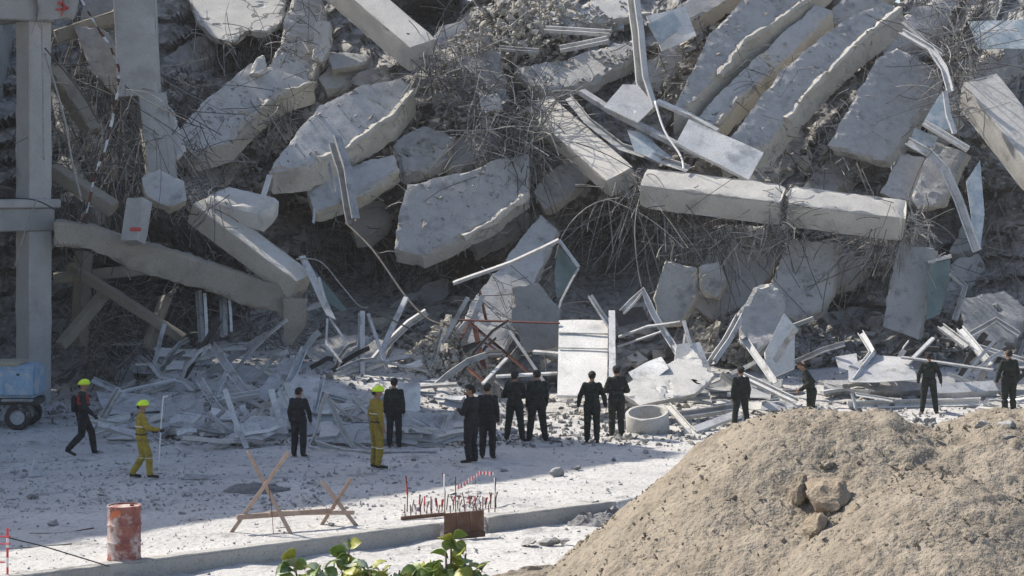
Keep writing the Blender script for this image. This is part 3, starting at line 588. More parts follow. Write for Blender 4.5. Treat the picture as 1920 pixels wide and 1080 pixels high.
# bent profiles, one row each: label, points (px, py, depth), width px, shape, tilt, material
PR = [
 ('bent white strip standing upright at the top centre', [(1185, -20, 70.6), (1196, 60, 69.8), (1204, 150, 69.0), (1222, 208, 68.4)], 22, 'channel', 60, 'gypsum'),
 ('pale diagonal profile running to the cream cladding panel', [(1090, 172, 69.2), (1150, 210, 68.4), (1262, 268, 67.5), (1310, 290, 67.2)], 15, 'box', 0, 'grey_metal'),
 ('thin diagonal rail right of the bent upright strip', [(1232, 190, 68.6), (1292, 216, 68.2), (1345, 246, 67.8)], 12, 'box', 0, 'gypsum'),
 ('white trim lying along the top of the steep beam', [(1065, 182, 70.0), (1100, 225, 69.0), (1165, 275, 68.0), (1290, 316, 66.6)], 13, 'angle', 20, 'white_metal'),
 ('grey white rail heaped on the crest at top centre', [(1022, 55, 72.3), (1145, 62, 71.6)], 13, 'channel', 20, 'white_metal'),
 ('lower of the two pale rails on the crest at top centre', [(1050, 92, 71.4), (1140, 74, 71.4)], 14, 'channel', 20, 'white_metal'),
 ('short blue grey rail on the crest left of centre', [(935, 90, 72.0), (1010, 96, 71.6)], 10, 'channel', 20, 'grey_metal'),
 ('white trim frame curling over the top of the tilted stack', [(1690, 60, 69.0), (1745, 92, 68.2), (1770, 128, 67.6), (1782, 170, 67.0)], 13, 'channel', 30, 'white_metal'),
 ('second white trim behind the curling trim at upper right', [(1692, 40, 69.6), (1730, 75, 69.0), (1766, 100, 68.5)], 9, 'channel', 30, 'grey_metal'),
 ('cream trim sticking out right of the tilted stack', [(1732, 230, 66.6), (1815, 280, 66.0)], 12, 'channel', 20, 'gypsum'),
 ('long white trim sweeping down right of the tilted stack', [(1702, 265, 66.6), (1742, 288, 66.2), (1772, 318, 65.9), (1800, 380, 65.6), (1832, 470, 65.2)], 16, 'channel', 50, 'white_metal'),
 ('short white trim on the blue glass at right', [(1772, 172, 66.8), (1778, 215, 66.6), (1790, 250, 66.4)], 9, 'box', 0, 'white_metal'),
 ('white head rail above the dark green pane at right', [(1740, 490, 64.3), (1784, 480, 64.1)], 8, 'channel', 0, 'white_metal'),
 ('bent grey rail right of the dark green pane', [(1782, 512, 64.2), (1810, 536, 64.0), (1790, 600, 63.8)], 10, 'channel', 0, 'grey_metal'),
 ('long pale pole jutting left from the bent glass frame', [(850, 531, 63.4), (960, 492, 63.2), (1048, 450, 63.0)], 9, 'box', 0, 'white_metal'),
 ('thin arm of the bent glass frame', [(1048, 450, 63.0), (1085, 500, 62.6)], 6, 'box', 0, 'white_metal'),
 ('thin lower leg of the bent glass frame', [(1085, 502, 62.6), (1052, 565, 62.2), (1040, 610, 61.8)], 4, 'box', 0, 'grey_metal'),
 ('long thin bar crossing in front of the central hollow', [(860, 600, 60.3), (1050, 606, 60.0)], 4, 'box', 0, 'rust_steel'),
 ('short white bar sticking out left of the tall wall panel', [(1000, 660, 59.6), (1048, 664, 59.2)], 9, 'box', 0, 'white_metal'),
 ('white bar leaning over the top of the tall wall panel', [(1106, 554, 60.2), (1150, 622, 59.6)], 9, 'channel', 0, 'white_metal'),
 ('bent white frame rising behind the tilted sunlit slab', [(1166, 586, 60.4), (1206, 545, 60.4), (1226, 590, 60), (1256, 640, 59.5), (1274, 668, 59)], 12, 'channel', 30, 'white_metal'),
 ('thin white rail between the wall panel and bent frame', [(1160, 632, 60), (1214, 612, 59.8), (1275, 604, 59.6)], 6, 'box', 0, 'white_metal'),
 ('second thin white rail below the bent frame', [(1158, 650, 59.8), (1240, 622, 59.4)], 5, 'box', 0, 'white_metal'),
 ('short prong standing at the corner of the upright board', [(1282, 602, 59.6), (1296, 650, 59)], 6, 'box', 0, 'white_metal'),
 ('wide white channel leaning left of the arched rubble', [(1388, 592, 61.0), (1362, 640, 60.2), (1334, 680, 59.5)], 17, 'channel', 30, 'white_metal'),
 ('grey channel sliding down in front of the arched rubble', [(1394, 632, 60.6), (1420, 670, 59.6), (1452, 716, 58.4)], 13, 'channel', 30, 'grey_metal'),
 ('white channel lying low behind the soldier on the mound edge', [(1390, 704, 58.4), (1492, 752, 56.8)], 13, 'channel', 20, 'white_metal'),
 ('bent strip poking up at the left end of the bluish sheet', [(1614, 624, 62.0), (1636, 660, 61.2), (1596, 714, 59.8)], 12, 'channel', 30, 'white_metal'),
 ('thin bar rising right of the wide bluish sheet', [(1700, 684, 60.6), (1750, 634, 61.4)], 7, 'box', 0, 'white_metal'),
 ('long thin rail on the debris behind the lit soldier', [(1690, 670, 60.6), (1862, 694, 59.6)], 6, 'box', 0, 'grey_metal'),
 ('pale beam lying behind the lit soldier on the mound', [(1545, 730, 61.2), (1700, 728, 61.0), (1790, 722, 61.0)], 30, 'box', 20, 'white_metal'),
 ('short pale beam to the right of the lit soldier', [(1730, 735, 60.2), (1865, 728, 60.8)], 26, 'box', 20, 'white_metal'),
 ('flat white beam below the lit soldier', [(1590, 762, 59.6), (1840, 756, 59.8)], 20, 'channel', 20, 'gypsum'),
 ('left bar of the broken frame at the right edge', [(1764, 612, 62.4), (1812, 648, 61.4)], 14, 'channel', 20, 'white_metal'),
 ('long bar of the broken frame at the right edge', [(1800, 616, 62.2), (1856, 682, 60.8)], 14, 'channel', 20, 'white_metal'),
 ('upper bar of the broken frame at the right edge', [(1816, 630, 62), (1868, 600, 62.2), (1910, 628, 61.8)], 12, 'channel', 20, 'grey_metal'),
 ('lower bar of the broken frame at the right edge', [(1832, 650, 61.6), (1920, 676, 60.8)], 10, 'channel', 20, 'white_metal'),
 ('white plank leaning right of the concrete ring', [(1252, 760, 55.2), (1300, 812, 53.8)], 12, 'channel', 20, 'gypsum'),
 ('white plank at the foot of the mound behind the ring', [(1288, 812, 53.9), (1386, 776, 55.6)], 15, 'box', 20, 'gypsum'),
 ('grey channel lying flat behind the concrete ring', [(1270, 780, 55.8), (1380, 764, 56.4)], 16, 'channel', 20, 'grey_metal'),
 ('long pale channel lying at the feet of the sunlit slab', [(1150, 758, 56.8), (1330, 742, 57.4)], 12, 'channel', 10, 'white_metal'),
 ('white post leaning at the top of the left debris', [(398, 648, 58.6), (428, 690, 57.4), (462, 738, 56.2)], 15, 'channel', 30, 'white_metal'),
 ('white cross bar in the left debris', [(384, 754, 55.4), (486, 738, 55.2)], 15, 'channel', 10, 'white_metal'),
 ('long white post leaning right in the left debris', [(514, 772, 54.6), (545, 712, 56.2), (570, 654, 57.4)], 14, 'channel', 40, 'white_metal'),
 ('pale channel stepping down in the left debris', [(376, 714, 56.4), (404, 760, 55), (440, 800, 53.5)], 14, 'channel', 30, 'white_metal'),
 ('short channel end pointing down in the left debris', [(440, 796, 53.4), (420, 832, 52.4)], 13, 'channel', 30, 'white_metal'),
 ('thin rail rising left in the debris behind the rescuer', [(215, 738, 57), (330, 712, 57.6)], 7, 'box', 0, 'white_metal'),
 ('bent white strip at the left end of the debris', [(282, 680, 58.4), (300, 704, 57.8), (345, 714, 57.4), (362, 730, 57)], 10, 'angle', 0, 'white_metal'),
 ('short pale board lying behind the yellow rescuer with the stick', [(284, 822, 52.6), (336, 850, 50.6)], 13, 'channel', 10, 'white_metal'),
 ('white post leaning behind the lone soldier', [(580, 800, 53.6), (602, 712, 56)], 12, 'channel', 30, 'white_metal'),
 ('tall white post standing at the middle of the debris', [(678, 585, 60.0), (678, 705, 59.4)], 15, 'channel', 70, 'white_metal'),
 ('thin strut leaning right of the tall white post', [(690, 588, 59.9), (726, 692, 59)], 6, 'box', 0, 'white_metal'),
 ('diagonal white strut crossing toward the tall post', [(762, 558, 60.5), (735, 615, 60), (706, 684, 59.4)], 9, 'box', 0, 'white_metal'),
 ('bent thin rod hanging left of the tall white post', [(598, 520, 60.4), (622, 600, 60), (648, 640, 59.6), (644, 668, 59.4)], 4, 'box', 0, 'white_metal'),
 ('second bent thin rod hanging in the centre left debris', [(614, 598, 60), (612, 645, 59.6), (640, 680, 59)], 4, 'box', 0, 'white_metal'),
 ('short grey rail tucked under the sagging beam end', [(566, 582, 60.6), (604, 570, 60.4)], 12, 'channel', 0, 'white_metal'),
 ('white rod standing on the blunt beam piece', [(492, 372, 61.6), (506, 328, 61.8)], 9, 'box', 0, 'white_metal'),
 ('pale strip folded over the edge of the big grey blue slab', [(628, 262, 67.2), (646, 318, 66.4), (662, 415, 65.6)], 26, 'channel', 70, 'grey_metal'),
 ('narrow strip hanging beside the folded pale strip', [(617, 300, 66.6), (626, 360, 66.0)], 8, 'angle', 0, 'grey_metal'),
 ('thin white prong sticking up over the lower beige slab', [(588, 418, 65), (590, 388, 65.2)], 5, 'box', 0, 'white_metal'),
 ('steel upright left of the pair under the sagging beam', [(372, 545, 61.2), (378, 640, 60.8)], 12, 'channel', 60, 'grey_metal'),
 ('thin shiny upright of the pair under the sagging beam', [(384, 550, 61), (388, 645, 60.6)], 6, 'box', 0, 'white_metal'),
 ('grey upright under the lower part of the sagging beam', [(418, 560, 61.2), (420, 630, 60.8)], 14, 'channel', 60, 'grey_metal'),
 ('thin bright upright under the lower part of the sagging beam', [(430, 560, 61), (434, 622, 60.6)], 5, 'box', 0, 'white_metal'),
 ('long flat channel lying behind the timber trestle', [(345, 898, 46.0), (470, 902, 45.9), (596, 902, 45.9)], 18, 'box', 0, 'grey_metal'),
 ('long curved sheet profile beside the lone soldier on the ground', [(588, 836, 51.2), (640, 852, 50.4), (700, 858, 50.0), (818, 856, 50.0)], 22, 'channel', 10, 'white_metal'),
 ('arched profile resting on the long curved sheet profile', [(592, 826, 51.6), (640, 822, 51.6), (690, 846, 50.6)], 11, 'angle', 10, 'white_metal'),
 ('pale rail on the ground behind the saluting man', [(755, 812, 53.4), (870, 812, 53.3)], 12, 'channel', 10, 'grey_metal'),
 ('white plank pointing at the saluting man', [(786, 820, 52.6), (872, 846, 51)], 11, 'channel', 10, 'white_metal'),
 ('grey rail stacked by the standing soldier at centre left', [(590, 800, 53.6), (690, 806, 53.2)], 12, 'channel', 10, 'grey_metal'),
 ('white plank end lifted beside the saluting man', [(838, 806, 53.5), (862, 780, 54.6)], 12, 'channel', 10, 'white_metal'),
 ('thin pale rail behind the group of soldiers', [(930, 706, 58.8), (1045, 700, 59)], 7, 'box', 0, 'white_metal'),
 ('thin diagonal rail in front of the central hollow', [(955, 620, 60), (1020, 716, 58.6)], 5, 'box', 0, 'grey_metal'),
 ('pale diagonal stick behind the pair of soldiers', [(905, 720, 58), (950, 672, 59)], 6, 'box', 0, 'white_metal'),
 ('pale board edge lying on the light rubble heap', [(868, 606, 61.2), (800, 690, 59.6)], 12, 'channel', 20, 'grey_metal'),
]
for lb, pts, wpx, sh, tl, mm in PR:
    profile('steel_profile' if mm == 'rust_steel' else 'metal_profile', lb, 'metal profile', pts, wpx, None, sh, tl, mm)
# rusty red steel
for lb, pts, wpx in [('rust red strut standing on the light rubble heap', [(880, 602, 60.6), (862, 640, 60.1), (846, 684, 59.5)], 5), ('rust red strut crossing down to the soldiers', [(880, 604, 60.5), (940, 655, 59.8), (992, 700, 59.0)], 5),
                     ('thin red rod standing above the rubble heap', [(899, 545, 61), (912, 602, 60.4)], 5), ('red brown angle leaning in the rubble heap', [(890, 612, 60.4), (908, 690, 59.4)], 9),
                     ('red brown angle lying low at the rubble heap', [(850, 668, 59.8), (905, 714, 58.8)], 6), ('red rod bent over the rubble heap', [(868, 655, 59.9), (905, 640, 60), (935, 660, 59.6)], 4)]:
    profile('steel_strut', lb, 'steel strut', pts, wpx, None, 'angle', 0, 'rust_steel')
cable('hanging_cable', 'long dark cable curving down through the central hollow', [(648, 418, 65.4), (700, 470, 63.8), (760, 555, 62.2), (800, 596, 61.4), (838, 612, 60.8)], .035, 'rebar_steel')
cable('hanging_cable', 'taut cable running right from the tall white post', [(680, 578, 60.0), (740, 602, 60.0), (812, 640, 59.8)], .025, 'rebar_steel')
cable('hanging_cable', 'bright bent rod looping up from the centre left debris', [(556, 486, 60.8), (600, 490, 60.6), (640, 535, 60.4), (672, 572, 60.2), (690, 576, 60.1)], .022, 'rebar_dusty')
cable('hanging_cable', 'white rope hanging from the bent upright strip', [(1228, 190, 68.2), (1246, 245, 67.5), (1276, 292, 66.8), (1282, 318, 66.4)], .035, 'white_plastic')
cable('hanging_cable', 'drooping cable at the lower left column', [(70, 372, 59.6), (48, 430, 59.4), (28, 500, 59.3)], .02, 'rebar_dusty')
cable('hanging_cable', 'cable stretched across the lower left column joint', [(-20, 373, 59.7), (60, 374, 59.6), (110, 396, 60), (165, 420, 60.4)], .02, 'cable_black')
cable('hanging_cable', 'straight pale cable dropping right of the left column', [(78, 40, 60), (80, 120, 60.1), (82, 300, 60.2)], .025, 'rebar_dusty')
cable('hanging_cable', 'slack cable fanning from the upper left column', [(84, 100, 60.2), (118, 210, 60.6), (135, 300, 60.8), (152, 372, 61)], .03, 'rebar_dusty')
cable('hanging_cable', 'second slack cable fanning from the upper left column', [(84, 90, 60.2), (150, 170, 61), (185, 230, 61.6)], .025, 'rebar_steel')
# red-and-white barrier tape hanging in the left rubble
mb = MB(); tp = [P(*q) for q in [(148, -10, 61.4), (176, 40, 61.2), (208, 90, 61.0), (222, 128, 60.8), (224, 160, 60.7), (210, 225, 60.6), (196, 285, 60.4), (176, 330, 60.2), (168, 380, 60.0), (150, 430, 59.8)]]
tt = []
for a, b in zip(tp, tp[1:]):
    for k in range(5): tt.append(a.lerp(b, k / 5) + nv(a.lerp(b, k / 5) * 2) * .05)
for i in range(len(tt) - 1):
    wv = Vector((.042 * math.cos(i * .9), .045 * math.sin(i * .9), .012)); a, b = tt[i], tt[i + 1]; th = Vector((0, .008, 0))
    mb.add([a - wv, a + wv, b + wv, b - wv, a - wv + th, a + wv + th, b + wv + th, b - wv + th], [(0, 1, 2, 3), (7, 6, 5, 4), (0, 4, 5, 1), (1, 5, 6, 2), (2, 6, 7, 3), (3, 7, 4, 0)], (i // 2) % 2)
mb.build('barrier_tape', ['cloth_white', 'rust_steel'], label='faded red and white barrier tape hanging down the left rubble', cat='barrier tape')

# ------------------------------------------------------------------ rebar tangles
TG = [  # name label, centre px/py, half px/py, lift, n, length, dir, gravity, curl, r
 ('long cables and bars hanging between the left column and the tall grey column', 165, 140, 80, 100, 7.5, 170, 4.0, (.05, 0, -1), .25, .35, .017),
 ('thick skein of hanging bars under the tall grey column', 240, 300, 60, 60, 7.5, 130, 2.6, (-.2, 0, -1), .25, .7, .015),
 ('curtain of bars hanging under the cracked pale slab', 445, 85, 90, 12, 1.2, 110, 1.4, (.05, -.1, -1), .3, .3, .013),
 ('mesh of thin bars across the rubble under the cracked slab', 420, 165, 80, 50, 1.0, 90, 2.2, (1, -.1, -.1), .05, .6, .012),
 ('bristling bars on the crumbling slab', 555, 60, 50, 60, 2.2, 70, 1.2, (-.3, -.3, .5), .2, .9, .013),
 ('knotted bars at the foot of the sloping beam', 850, 130, 50, 50, 2.6, 120, 1.6, (.3, -.5, -.4), .15, 1.2, .015),
 ('wide nest of bars at the head of the steep beam', 955, 220, 70, 50, 3.0, 210, 1.8, (.4, -.4, -.1), .12, 1.3, .014),
 ('loose bars scattered over the crest at top centre', 930, 60, 90, 60, 1.5, 80, 1.2, (.5, -.3, .2), .1, 1.2, .014),
 ('fan of bars hanging from the left end of the long beam', 1215, 365, 70, 24, 4.0, 150, 3.2, (.05, -.05, -1), .22, .5, .015),
 ('roots of bars hanging under the middle of the left long beam', 1300, 430, 85, 20, 3.8, 120, 2.4, (.1, 0, -1), .2, .45, .014),
 ('tangle of bars in the dark hollow under the steep beam', 1140, 440, 70, 60, 1.0, 130, 2.2, (-.6, -.2, -.5), .1, .9, .013),
 ('short bars bursting from the joint of the long beam', 1462, 400, 14, 35, 4.6, 80, .9, (0, -.3, -.5), .2, 1.0, .013),
 ('burst of bars at the right end of the long beam', 1690, 425, 45, 34, 4.6, 170, 1.7, (-.2, -.2, -.8), .3, .8, .014),
 ('bars trailing left from the burst at the long beam end', 1640, 450, 50, 15, 3.6, 60, 2.0, (-1, 0, -.4), .1, .5, .014),
 ('big spray of bars right of the tilted stack', 1800, 150, 30, 70, 3.2, 180, 2.4, (0, -.2, .3), .1, 1.0, .015),
 ('bars trailing up out of the picture at the top right', 1790, 30, 80, 40, 1.8, 90, 2.4, (.3, -.1, .8), .15, .7, .014),
 ('curtain of thin bars below the smooth fourth slab', 1580, 270, 60, 50, 1.5, 150, 1.8, (-.3, -.1, -.8), .1, .7, .012),
 ('bars hanging deep in the centre left hollow', 650, 470, 90, 60, .8, 120, 2.4, (0, -.05, -1), .2, .4, .014),
 ('bars under the tongue shaped hanging slab', 800, 520, 70, 30, .6, 60, 2.0, (-.1, 0, -1), .2, .5, .013),
 ('bushy heap of bars and wire under the sagging beam', 215, 640, 70, 40, 5.0, 230, 1.5, (0, -.2, .4), .25, 1.3, .014),
 ('loose wires above the heap under the sagging beam', 250, 560, 130, 30, 4.5, 110, 2.2, (.3, -.1, -.6), .15, 1.0, .014),
 ('wires around the beige broken block at left', 340, 310, 50, 60, 6.0, 120, 1.6, (.2, -.1, -.7), .2, .9, .014),
 ('stray bars on the broad third slab and stack gaps', 1420, 200, 80, 80, 2.4, 60, 1.6, (.5, -.3, -.4), .1, .9, .012),
 ('spiky bars between the rust struts at the centre', 985, 590, 50, 50, 4.4, 60, 1.5, (.1, -.2, -.2), .1, 1.2, .013),
 ('fine bars in the crest right of the bent strip', 1280, 130, 60, 50, 1.4, 80, 1.6, (-.4, -.2, -.6), .1, .9, .012),
 ('dry looking wires along the base of the left hollow', 520, 620, 90, 40, 4.0, 130, 1.4, (.1, -.2, -.2), .1, 1.2, .013),
 ('net of bars hanging in front of the crumbling slab', 500, 200, 40, 30, 2.4, 80, 1.5, (.2, -.1, -1), .2, .5, .014),
 ('bars curling from the broken end of the sloping beam', 815, 120, 18, 25, 4.0, 90, 1.3, (.5, -.2, -.3), .25, .9, .016),
 ('curtain of bars below the wide rebar nest', 960, 300, 60, 20, 2.6, 120, 2.0, (0, -.05, -1), .15, .5, .014),
 ('dense skein of cables in front of the tall grey column', 235, 180, 60, 70, 9.0, 110, 3.2, (.1, 0, -1), .25, .4, .016),
 ('bars drooping off the blunt beam piece', 390, 370, 25, 20, 8.6, 80, 1.2, (-.1, -.1, -1), .25, .8, .015),
 ('bars drooping over the sunken slabs', 1420, 440, 90, 15, 3.6, 110, 1.4, (0, -.1, -1), .2, .7, .014),
 ('twisted wires hanging at far right below the glass', 1870, 430, 50, 120, 1.0, 70, 2.0, (-.1, -.1, -1), .15, .6, .013),
]
for lb, cx, cy, hx, hy, lift, n, ln, d, gr, cu, r in TG:
    mb = MB(); pts = [on_face(cx + R(-1, 1) * hx, cy + R(-1, 1) * hy, lift * R(.6, 1.1)) for _ in range(40)]
    strands(mb, pts, int(n * .5), ln, d, .3, gr, cu + .1, r, 8, 0); strands(mb, pts, int(n * .5), ln * 1.25, d, .4, gr * .6, cu + .25, r * .95, 8, 1)
    mb.build('rebar_tangle', ['rebar_dusty', 'rebar_steel'], label=lb, cat='rebar tangle', kind='stuff')

for lb, cx, cy, lift, wx, hz, an in [('warped net of bars under the cracked pale slab', 440, 120, 1.2, 2.6, 1.0, 5), ('net of bars draped over the rubble left of the lit lip slab', 370, 200, 1.2, 2.2, 1.6, -25), ('net of bars hanging off the end of the sloping beam', 870, 130, 3.0, 1.6, 2.0, 12), ('crumpled net of bars in front of the wide nest', 940, 250, 3.4, 2.0, 1.4, -15),
        ('net of bars hanging under the left long beam', 1330, 445, 3.6, 2.4, 1.3, 4), ('net of bars sagging beside the smooth fourth slab', 1590, 250, 2.0, 1.6, 2.4, 28), ('net of bars crumpled at the right end of the long beam', 1700, 450, 4.4, 1.4, 1.5, -12), ('net of bars above the long sweeping white trim', 1800, 110, 3.0, 1.8, 1.8, 20), ('net of bars hanging beside the standing corner column', 130, 230, 8.2, 1.5, 3.4, 8), ('net of bars in the left dark hollow', 640, 480, 1.5, 2.4, 2.0, -8), ('net of bars behind the bushy wire heap', 260, 600, 5.0, 3.0, 1.4, 6)]:
    mb = MB(); c = on_face(cx, cy, lift); ca, sa = math.cos(math.radians(an)), math.sin(math.radians(an)); sd = Vector((R(0, 50), 0, 0))
    def npt(u, v):
        x, z = u * wx / 2, v * hz / 2; q = Vector((x * ca - z * sa, z * .35 + .25 * math.sin(u * 2.2), x * sa + z * ca)); p = c + q; return p + nv(p * .9 + sd) * .34 + nv(p * 3 + sd) * .05
    nu, nv_ = int(wx / .17), int(hz / .17)
    for i in range(nu + 1):
        a0, a1 = -1 + R(-.15, .3) * R(0, 1), 1 - R(-.15, .5) * R(0, 1); mb.tube([npt(i / nu * 2 - 1, a0 + (a1 - a0) * k / 12) for k in range(13)], .009, 4, i % 2)
    for j in range(nv_ + 1):
        a0, a1 = -1 + R(-.1, .4) * R(0, 1), 1 - R(-.1, .4) * R(0, 1); mb.tube([npt(a0 + (a1 - a0) * k / 12, j / nv_ * 2 - 1) for k in range(13)], .009, 4, j % 2)
    mb.build('rebar_mesh', ['rebar_dusty', 'rebar_steel'], label=lb, cat='rebar mesh')
# ------------------------------------------------------------------ rubble: larger lumps one by one, the rest as loose mass
big = []
LAND = [(433, 20, 'cracked pale slab'), (560, 80, 'crumbling slab'), (480, 210, 'slab with the bright lip'), (650, 230, 'big grey blue slab'), (660, 340, 'lower beige edged slab'), (800, 280, 'worn slab'), (700, 50, 'massive sloping beam'), (860, 400, 'tongue shaped slab'), (950, 540, 'slab leaning in the hollow'), (950, 230, 'wide rebar nest'), (1090, 270, 'steep pale beam'), (1320, 365, 'left long beam'), (1590, 400, 'right long beam'), (1350, 280, 'cream cladding panel'), (1420, 60, 'topmost cream floor slab'), (1440, 140, 'narrower second floor slab'), (1540, 150, 'jagged third floor slab'), (1680, 200, 'smooth fourth slab'), (1880, 250, 'end beam at the right edge'), (1810, 400, 'long sweeping white trim'), (1700, 550, 'leaning grey column'), (1500, 520, 'pair of sunken slabs'), (1265, 550, 'beige broken column end'), (1430, 600, 'arched rubble'), (1080, 120, 'flat plate on the crest'), (250, 80, 'tall grey column'), (295, 270, 'column stub'), (300, 500, 'sagging beam'), (470, 460, 'straight diagonal beam'), (60, 500, 'standing corner column'), (200, 640, 'bushy wire heap'), (640, 520, 'left dark hollow'), (850, 650, 'light rubble heap'), (1140, 460, 'hollow under the steep beam'), (1830, 620, 'broken frame at the right edge'), (1640, 690, 'wide bluish sheet'), (1095, 670, 'tall white wall panel'), (430, 740, 'white posts of the left debris'), (560, 800, 'lone soldier'), (705, 800, 'standing yellow rescuer'), (880, 800, 'man with raised hand'), (985, 770, 'central pair of soldiers'), (1215, 790, 'concrete ring'), (265, 820, 'walking yellow rescuer'), (155, 780, 'rescuer in black'), (500, 920, 'timber trestle'), (840, 940, 'starter bars'), (233, 1000, 'rusty barrel'), (1525, 720, 'masked soldier'), (1742, 720, 'lit soldier')]
def where(p):
    px, py = CX + p.x * FPX / p.y, HY - (p.z - CH) * FPX / p.y
    x, y, n = min(LAND, key=lambda q: math.hypot(q[0] - px, q[1] - py)); a = math.degrees(math.atan2(y - py, px - x)) % 360
    return ('right of', 'up right of', 'above', 'up left of', 'left of', 'down left of', 'below', 'down right of')[int((a + 22.5) // 45) % 8] + ' the ' + n
def lump(p, s, m, label, group, k=None):
    label = '%s %s concrete lump %s' % ('small' if s < .19 else 'middling' if s < .31 else 'large', {'chunk_grey': 'grey', 'chunk_tan': 'tan', 'chunk_dark': 'dark'}[m], where(p))
    me = random.choice(CH_S)
    key = (me.name, m)
    if key not in LM:
        c = me.copy(); c.materials.clear(); c.materials.append(MATS[m]); LM[key] = c
    o = bpy.data.objects.new('concrete_lump', LM[key]); C.objects.link(o); o.location = p; o.scale = (s * R(.8, 1.3), s * R(.8, 1.3), s * R(.6, 1)); o.rotation_euler = (R(-.4, .4), R(-.4, .4), R(0, 6.28))
    o['label'] = label; o['category'] = 'concrete lump'; o['group'] = group
LM = {}
for i in range(150):
    px, py = R(-20, 1940), R(-10, 715); p = on_face(px, py, R(.0, .5)); s = random.choice([.16, .2, .25, .3, .42]) * R(.8, 1.2)
    lump(p, s, random.choice(['chunk_grey', 'chunk_grey', 'chunk_tan', 'chunk_dark']), 'broken concrete lump lodged in the rubble slope', 'lumps lodged in the rubble slope')
rub = MB()
for i in range(4200):
    px, py = R(-60, 1980), R(-20, 735); p = on_face(px, py, R(-.1, .45)); add_chunk(rub, p, abs(random.gauss(0, .07)) + .03, random.choice([0, 0, 1, 2]))
def heap(cx, cy, rx, ry, n, lift, s0, cols):
    for _ in range(n):
        a = R(0, 6.28); k = math.sqrt(R(0, 1)); add_chunk(rub, on_face(cx + math.cos(a) * k * rx, cy + math.sin(a) * k * ry, lift * R(.2, 1.1)), abs(random.gauss(0, s0)) + .03, random.choice(cols))
heap(850, 655, 90, 55, 900, .7, .09, [1, 1, 0]); heap(1000, 75, 160, 80, 1500, 1.1, .085, [0, 1, 1]); heap(360, 220, 60, 80, 420, .8, .09, [1, 0]); heap(1420, 620, 90, 70, 500, .8, .1, [0, 0, 1])
heap(1330, 110, 60, 70, 260, 1.2, .08, [0, 1]); heap(870, 200, 60, 50, 350, 1.8, .08, [0, 1, 2]); heap(1620, 640, 220, 50, 600, .8, .09, [0, 0, 2]); heap(1120, 120, 80, 30, 200, 1.5, .08, [0, 1])
for hx, hy in [(700, 180), (600, 350), (760, 250), (860, 300), (1000, 300), (1060, 150), (1300, 300), (1250, 160), (1420, 300), (1560, 300), (1620, 400), (1780, 330), (1480, 420), (1350, 560), (1760, 620), (520, 250), (420, 330), (330, 260)]: heap(hx, hy, 70, 45, 260, .8, .065, [0, 0, 1])
for p, _ in SITES: add_chunk(rub, p + Vector((0, 0, .01)), min(.2, abs(random.gauss(0, .045)) + .015), random.choice([0, 0, 1]))
for p in LIPC: add_chunk(rub, p, abs(random.gauss(0, .045)) + .02, random.choice([1, 1, 0]))
for i, (cx, cy, lp, wp, an, off) in enumerate([(350, 110, 140, 60, -30, .6), (400, 320, 150, 60, -38, .6), (700, 405, 110, 60, -35, .8), (780, 570, 150, 55, -30, .6),
        (880, 275, 130, 60, -35, .9), (1060, 335, 130, 60, -40, .7), (1250, 120, 140, 55, -40, .7), (1330, 320, 150, 60, -40, .7), (1450, 300, 160, 60, -40, .7), (1560, 330, 180, 60, -42, .6), (1610, 480, 150, 60, -40, .5),
        (1560, 605, 160, 50, -20, .5), (1800, 190, 150, 60, -50, .6), (1850, 420, 160, 70, -50, .5), (1790, 525, 130, 60, -40, .5), (1880, 120, 150, 60, -35, .7), (1720, 40, 170, 55, -34, .8), (1620, -5, 160, 50, -38, .9), (860, 60, 130, 50, -25, .7), (1090, 35, 120, 40, -15, .6),
        (540, 575, 140, 50, 15, .5), (180, 250, 150, 50, 62, 5.2), (150, 345, 130, 40, 52, 5.6), (225, 140, 150, 45, 65, 4.6), (120, 210, 110, 45, 70, 6.0), (1380, 520, 140, 60, -38, .5), (650, 130, 110, 50, -30, .8), (930, 420, 130, 60, -35, .3)]):
    ca, sa = math.cos(math.radians(an)), math.sin(math.radians(an)); pl = []
    for u, v in [(-1, -.6), (-.4, -1), (.5, -.9), (1, -.5), (.9, .6), (.3, 1), (-.5, .85), (-.95, .5)]:
        u = u * lp / 2 * R(.85, 1.1); v = v * wp / 2 * R(.85, 1.1); pl.append((cx + u * ca - v * sa, cy + u * sa + v * ca))
    m_ = ['concrete', 'concrete_beige', 'concrete', 'concrete_dark'][i % 4]; Yf = (face_y(*(lambda q: (q.x, q.z))(P(cx, cy, planeY(cy)))) - off) if off < 3 else planeY(cy) - off
    slab('buried_floor', '%s broken floor slab wedged %s' % ({'concrete': 'grey', 'concrete_beige': 'beige', 'concrete_dark': 'dark'}[m_], where(P(cx, cy, Yf))), 'slab', pl, Yf, .4, -1.3, (4, R(14, 26), .25), m_, jag=.12, amp=.04, chip=.14, rb=14, rl=.8, sites=20, group='floor slabs wedged in the slope', ml=.3)
